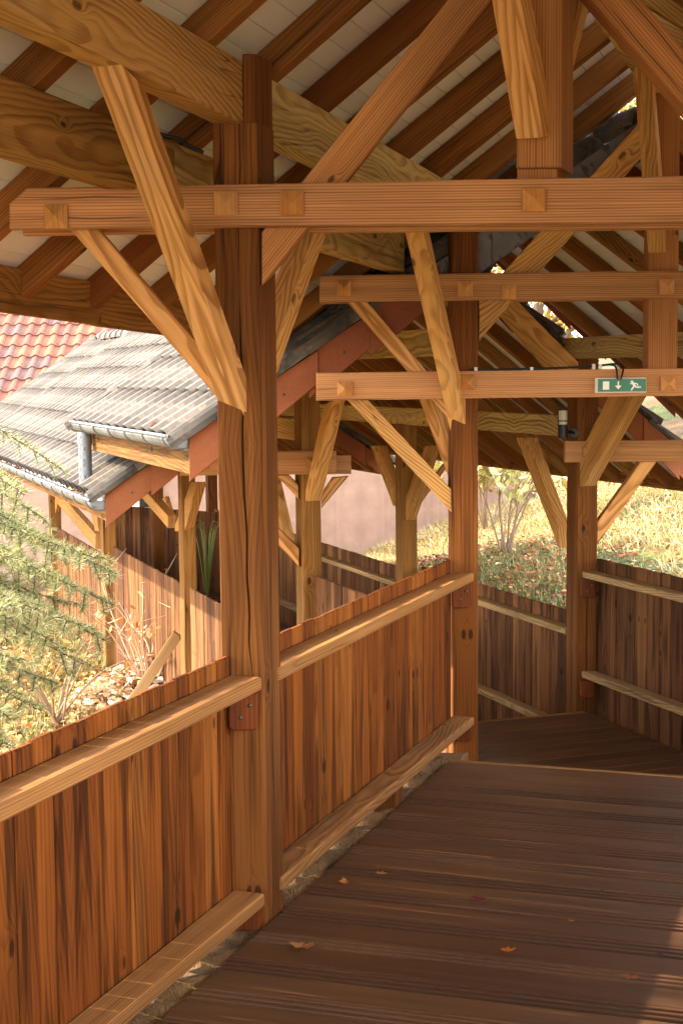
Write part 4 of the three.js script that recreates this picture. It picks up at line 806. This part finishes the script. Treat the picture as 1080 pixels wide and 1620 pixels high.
scatter('straw_grass', blade, litterMat, 130000, o => { const p = bankSpot(); const dx = p.x - RP.x, dz = p.z - RP.z, q = dx * n2r.x + dz * n2r.z; if (q < 1.4 + 2.2 * fbm(p.x * 0.6, p.z * 0.6, 431, 3)) return false; bankPut(o, p, -0.005); o.rotation.set(R(-1.1, 1.1), R(0, 6.3), R(-1.1, 1.1)); const s = R(0.07, 0.18); o.scale.set(s * 6, s, s); return true; }, ['#cdb87c', '#d8c690', '#b89c58', '#dccca0', '#a88c4c', '#c8a858', '#9a9450'], 'pale dry straw grass on the sunny upper bank');
scatter('fallen_leaves', flatLeaf, litterMat, 30000, o => { const p = bankSpot(); if (fbm(p.x * 0.7 + 9, p.z * 0.7, 411, 3) < 0.3) return false; { const dx = p.x - RP.x, dz = p.z - RP.z, q = dx * n2r.x + dz * n2r.z; if (rnd() < (q > 2.6 ? 0.55 : 0.4)) return false; } bankPut(o, p, R(0.01, 0.07)); o.rotation.set(R(-0.6, 0.6), R(0, 6.3), R(-0.6, 0.6)); o.scale.setScalar(R(0.03, 0.075)); return true; }, ['#a86c38', '#b8844c', '#8a5428', '#c89c64', '#a04e24', '#d0b080', '#7c5430', '#b05a28', '#94402a'], 'dry fallen leaves covering the bank');
const yardSpot = () => { const p = w2(R(-6.5, -1.15), 0, R(7.5, 19)); return p; };
scatter('yard_grass', blade, litterMat, 24000, o => { const p = yardSpot(); if (fbm(p.x * 0.9, p.z * 0.9, 421, 3) < 0.45) return false; o.position.set(p.x, ground(p.x, p.z) - 0.005, p.z); o.rotation.set(R(-0.6, 0.6), R(0, 6.3), R(-0.6, 0.6)); const s = R(0.06, 0.2); o.scale.set(s * 5, s, s); return true; }, ['#8a8444', '#b0a060', '#767a38', '#c4b47c'], 'dry grass in the yard below the cedar');
scatter('yard_leaves', flatLeaf, litterMat, 14000, o => { const p = yardSpot(); o.position.set(p.x, ground(p.x, p.z) + R(0.005, 0.05), p.z); o.rotation.set(R(-0.6, 0.6), R(0, 6.3), R(-0.6, 0.6)); o.scale.setScalar(R(0.05, 0.12)); return true; }, ['#b8824a', '#c89a5c', '#94602c', '#d8b478', '#a86c30', '#c8a040'], 'dry fallen leaves in the yard below the cedar');
// leaves lodged in the gutters
scatter('gutter_leaves', flatLeaf, litterMat, 520, o => { const a = rnd() < 0.45, d = a ? R(7.75, 10.5) : R(9.95, 17), p = w2(-XE - 0.1 + R(-0.04, 0.05), (a ? E2 + 0.06 : E3) + 0.06 + R(0, 0.055), d); o.position.copy(p); o.rotation.set(R(-1, 1), R(0, 6.3), R(-1, 1)); o.scale.setScalar(R(0.03, 0.06)); return true; }, ['#a8622c', '#b87c40', '#8a4c24', '#c89050'], 'dry leaves lodged in the roof gutters');

// rubble heap with leaves and a leaning stake
{
  const c = atY(235, 1085, -1.2);
  const t = thing('rubble_heap', 'heap of pale sunlit stones beneath the leaning stake', 'stones', c);
  for (let i = 0; i < 190; i++) {
    const a = R(0, 6.28), r = Math.pow(rnd(), 0.6), s = R(0.025, 0.085), g = new THREE.IcosahedronGeometry(s, 1), p = g.attributes.position, k = R(0, 50);
    for (let j = 0; j < p.count; j++) { const f = 0.75 + 0.5 * noise(p.getX(j) / s * 1.3 + k, p.getY(j) / s * 1.3 + p.getZ(j) / s, 501); p.setXYZ(j, p.getX(j) * f, p.getY(j) * f * 0.75, p.getZ(j) * f); }
    g.computeVertexNormals(); g.rotateY(R(0, 6)); const x = c.x + Math.cos(a) * r * 0.75, z = c.z + Math.sin(a) * r * 0.9; g.translate(x, ground(x, z) + Math.max(0, 0.42 * (1 - r)) * R(0.4, 1) + 0.03, z);
    part('stone', g, M.stonePale, t);
  }
  const foot = atZ(222, 1092, 12.0), tip = atZ(281, 1004, 12.35), ax = tip.clone().sub(foot).normalize(), sd = V(0, 0, 1).cross(ax).normalize().multiplyScalar(0.045);
  const s = thing('wooden_stake', 'pale sawn wooden stake leaning against the walkway railing', 'stake', foot);
  const f2 = foot.clone().addScaledVector(ax, -0.35);
  part('stake', prism([f2.clone().add(sd), f2.clone().sub(sd), tip.clone().sub(sd).addScaledVector(ax, -0.03), tip.clone().sub(sd.clone().multiplyScalar(0.5)), tip.clone().add(sd)], V(0, 0, -0.07), { grain: ax }), wood('straight', '#d0a880'), s);
}
scatter('heap_leaves', flatLeaf, litterMat, 1500, o => { const c = atY(235, 1085, -1.2), a = R(0, 6.28), r = Math.pow(rnd(), 0.6), x = c.x + Math.cos(a) * r * 0.85, z = c.z + Math.sin(a) * r; o.position.set(x, ground(x, z) + 0.46 * (1 - r) + R(-0.02, 0.06), z); o.rotation.set(R(-1, 1), R(0, 6.3), R(-1, 1)); o.scale.setScalar(R(0.05, 0.12)); return true; }, ['#e0c8a8', '#d8b48c', '#ecdcc4', '#c89c6c', '#b8824c'], 'pale dry leaves piled over the stone heap');
bush('bare_shrub', 'leafless bramble with pale arching stems beside the stones', atY(265, 1080, -1.25).add(V(-0.1, 0, 0.6)), 1.25, 0.9, 12, 26, ['#d8a850', '#c07830', '#e0c080'], 0.06, 0.12, new THREE.MeshStandardMaterial({ color: new THREE.Color('#c4a888'), roughness: 0.9 }));
bush('bare_shrub', 'low bramble with yellow leaves under the cedar branches', atY(90, 1130, -1.3), 0.9, 0.9, 12, 60, ['#d8c070', '#c0a040', '#e0cc90'], 0.06, 0.11);

// cedar: trunk beyond the picture's edge, boughs reaching in
{
  const base = V(-3.2, ground(-3.2, -8.2), -8.2);
  const t = thing('cedar_tree', 'grey green cedar with needled boughs reaching in front of the tiled roofs', 'tree', base);
  const top = base.clone().add(V(0.1, 6.2, 0));
  part('trunk', tube([base.clone().add(V(0, -0.3, 0)), base.clone().lerp(top, 0.5), top], 0.14, 0.03, 10), M.bark, t);
  const woodG = [], T = [], col = [], cc = new THREE.Color();
  const greens = ['#b2b06c', '#949a5c', '#d6cc8c', '#828c62', '#e0d49a', '#a2a670'];
  const needleTuft = (p, ax, n) => {
    for (let i = 0; i < n; i++) {
      const d = V(R(-1, 1), R(-0.6, 1), R(-1, 1)).normalize().addScaledVector(ax, 0.7).normalize(), L = R(0.03, 0.058), e = p.clone().addScaledVector(d, L), w = V(R(-1, 1), R(-1, 1), R(-1, 1)).cross(d).normalize().multiplyScalar(0.0023);
      cc.set(pick(greens)).multiplyScalar(R(0.75, 1.15)); T.push(p.clone().sub(w), p.clone().add(w), e); for (let j = 0; j < 3; j++) col.push(cc.r, cc.g, cc.b);
    }
  };
  const bough = (o, e, sag, r0, dens) => {
    const L = o.distanceTo(e), pts = []; for (let i = 0; i <= 6; i++) { const k = i / 6; pts.push(o.clone().lerp(e, k).add(V(R(-0.02, 0.02), -sag * Math.sin(k * Math.PI) * -1 + R(-0.015, 0.015), R(-0.02, 0.02)))); }
    const cv = new THREE.CatmullRomCurve3(pts); woodG.push(plain(tube(pts, r0, 0.003, 5)));
    const dir = e.clone().sub(o).normalize(), side = V(0, 1, 0).cross(dir).normalize();
    const n = Math.round(L / 0.055);
    for (let i = 2; i < n; i++) {
      const k = i / n, p = cv.getPointAt(k), l = (0.34 * (1 - k) + 0.1) * R(0.5, 1.1), sg = i % 2 ? 1 : -1;
      const te = p.clone().addScaledVector(dir, l * R(0.5, 0.9)).addScaledVector(side, sg * l * R(0.4, 0.9)).add(V(0, R(-0.55, -0.1) * l, 0));
      woodG.push(plain(tube([p, p.clone().lerp(te, 0.5).add(V(0, 0.01, 0)), te], 0.0035, 0.0014, 4)));
      const m = Math.max(2, Math.round(l / 0.013 * dens)), ax = te.clone().sub(p).normalize();
      for (let j = 1; j <= m; j++) needleTuft(p.clone().lerp(te, j / m), ax, 12);
    }
    for (let i = 0; i < n * 2; i++) needleTuft(cv.getPointAt(0.2 + 0.8 * i / (n * 2)), dir, 9);
  };
  const trunkAt = y => base.clone().lerp(top, (y - base.y) / 6.2);
  for (const [u, v, d, y0, sag, dens] of [[95, 872, 6.6, 1.6, 0.02, 0.9], [188, 905, 6.8, 1.25, 0.06, 1.1], [150, 880, 6.4, 1.2, 0.04, 1], [160, 1010, 6.9, 1.0, 0.05, 1.1], [70, 820, 6.6, 1.9, -0.06, 0.9], [45, 780, 6.3, 1.9, 0, 0.9], [135, 1050, 6.7, 0.75, 0.05, 1.1], [55, 1120, 6.3, 0.55, 0.02, 1.1], [35, 1190, 6.2, 0.3, 0.0, 1.1], [110, 960, 7.2, 0.95, 0.03, 0.9], [60, 960, 6.2, 0.9, 0.02, 1], [25, 1050, 6.0, 0.7, 0, 1], [105, 745, 7.3, 1.9, 0.05, 0.25], [120, 925, 6.5, 1.1, 0.05, 1.1], [175, 955, 7.1, 1.15, 0.03, 1], [85, 1010, 6.3, 0.85, 0.03, 1.1], [90, 1085, 6.6, 0.6, 0.02, 1.1], [20, 880, 6.1, 1.3, 0.02, 1], [15, 960, 5.9, 1.0, 0, 1], [15, 1130, 5.9, 0.5, 0, 1], [60, 905, 6.9, 1.2, 0.02, 1], [130, 990, 6.2, 0.9, 0.02, 1]]) {
    const e = atZ(u, v, d); bough(trunkAt(y0 + 0.25), e, sag, 0.014, dens);
  }
  for (let i = 0; i < 14; i++) { const a = R(0, 6.28), y = R(3.0, 5.8), o = trunkAt(y), r = R(0.9, 1.7) * (1 - (y - 2) / 7); bough(o, o.clone().add(V(Math.cos(a) * r, -0.15, Math.sin(a) * r)), 0.02, 0.012, 0.4); }
  part('branches', mergeGeometries(woodG), M.bark, t);
  const g = soup(T, V(0, 1, 0)); g.setAttribute('color', new THREE.Float32BufferAttribute(col, 3));
  part('needles', g, needleMat, t);
}

// leaves lying on the deck, one by one
{
  const spots = [[478, 1499, '#a06a38', 'large curled tan leaf on the deck beside the square post', 0.075], [756, 1422, '#6a2630', 'dark red leaf in the middle of the deck', 0.05], [803, 1504, '#d06a18', 'bright orange leaf on the deck', 0.045], [995, 1547, '#9a5a34', 'brown leaf on the sunlit side of the deck', 0.05], [953, 1411, '#5a3a22', 'thin dark leaf lying across a ribbed plank', 0.035], [903, 1457, '#c88a40', 'tiny yellow leaf on the deck', 0.02], [1040, 1512, '#3c2a20', 'small black brown leaf near the sunlit deck', 0.03], [545, 1396, '#b87830', 'ochre leaf on the deck edge', 0.05], [603, 1382, '#8a5a30', 'dull brown leaf on a smooth plank', 0.04]];
  for (const [u, v, c, lb, s] of spots) {
    const p = atY(u, v, 0.012), t = thing('fallen_leaf', lb, 'leaf', p), T = [], a = R(0, 6.28);
    const out = [[0, -0.6], [0.3, -0.35], [0.22, -0.05], [0.5, 0.15], [0.2, 0.25], [0.1, 0.6], [-0.1, 0.55], [-0.24, 0.25], [-0.48, 0.1], [-0.2, -0.1], [-0.3, -0.4]].map(([x, y]) => { const l = Math.hypot(x, y); return V((x * Math.cos(a) - y * Math.sin(a)) * s, (0.25 * l * l + R(0, 0.12)) * s, (x * Math.sin(a) + y * Math.cos(a)) * s).add(p); });
    for (let i = 0; i < out.length; i++) T.push(p, out[(i + 1) % out.length], out[i]);
    part('blade', soup(T, V(0, 1, 0)), new THREE.MeshStandardMaterial({ color: new THREE.Color(c), roughness: 0.7, side: THREE.DoubleSide }), t);
  }
}
// pot plant near the house door
{
  const p = atZ(326, 858, 17.5), t = thing('pot_plant', 'green grassy pot plant seen between the walkway posts', 'plant', p);
  const g = new THREE.LatheGeometry([[0.001, 0], [0.12, 0], [0.16, 0.26], [0.18, 0.27], [0.17, 0.3], [0.15, 0.3]].map(([x, y]) => new THREE.Vector2(x, y)), 16); g.translate(p.x, p.y - 1.0, p.z); part('pot', g, M.verge[0], t);
  const ls = []; for (let i = 0; i < 18; i++) { const a = R(0, 6.28), r = R(0.1, 0.32), e = p.clone().add(V(Math.cos(a) * r, R(0.0, 0.28), Math.sin(a) * r)); ls.push(plain(tube([p.clone().add(V(0, -0.72, 0)), p.clone().lerp(e, 0.6).add(V(0, 0.12, 0)), e], 0.007, 0.001, 4))); }
  part('foliage', mergeGeometries(ls), new THREE.MeshStandardMaterial({ color: new THREE.Color('#8a9a4a'), roughness: 0.7 }), t);
}
renderer.render(scene, camera);
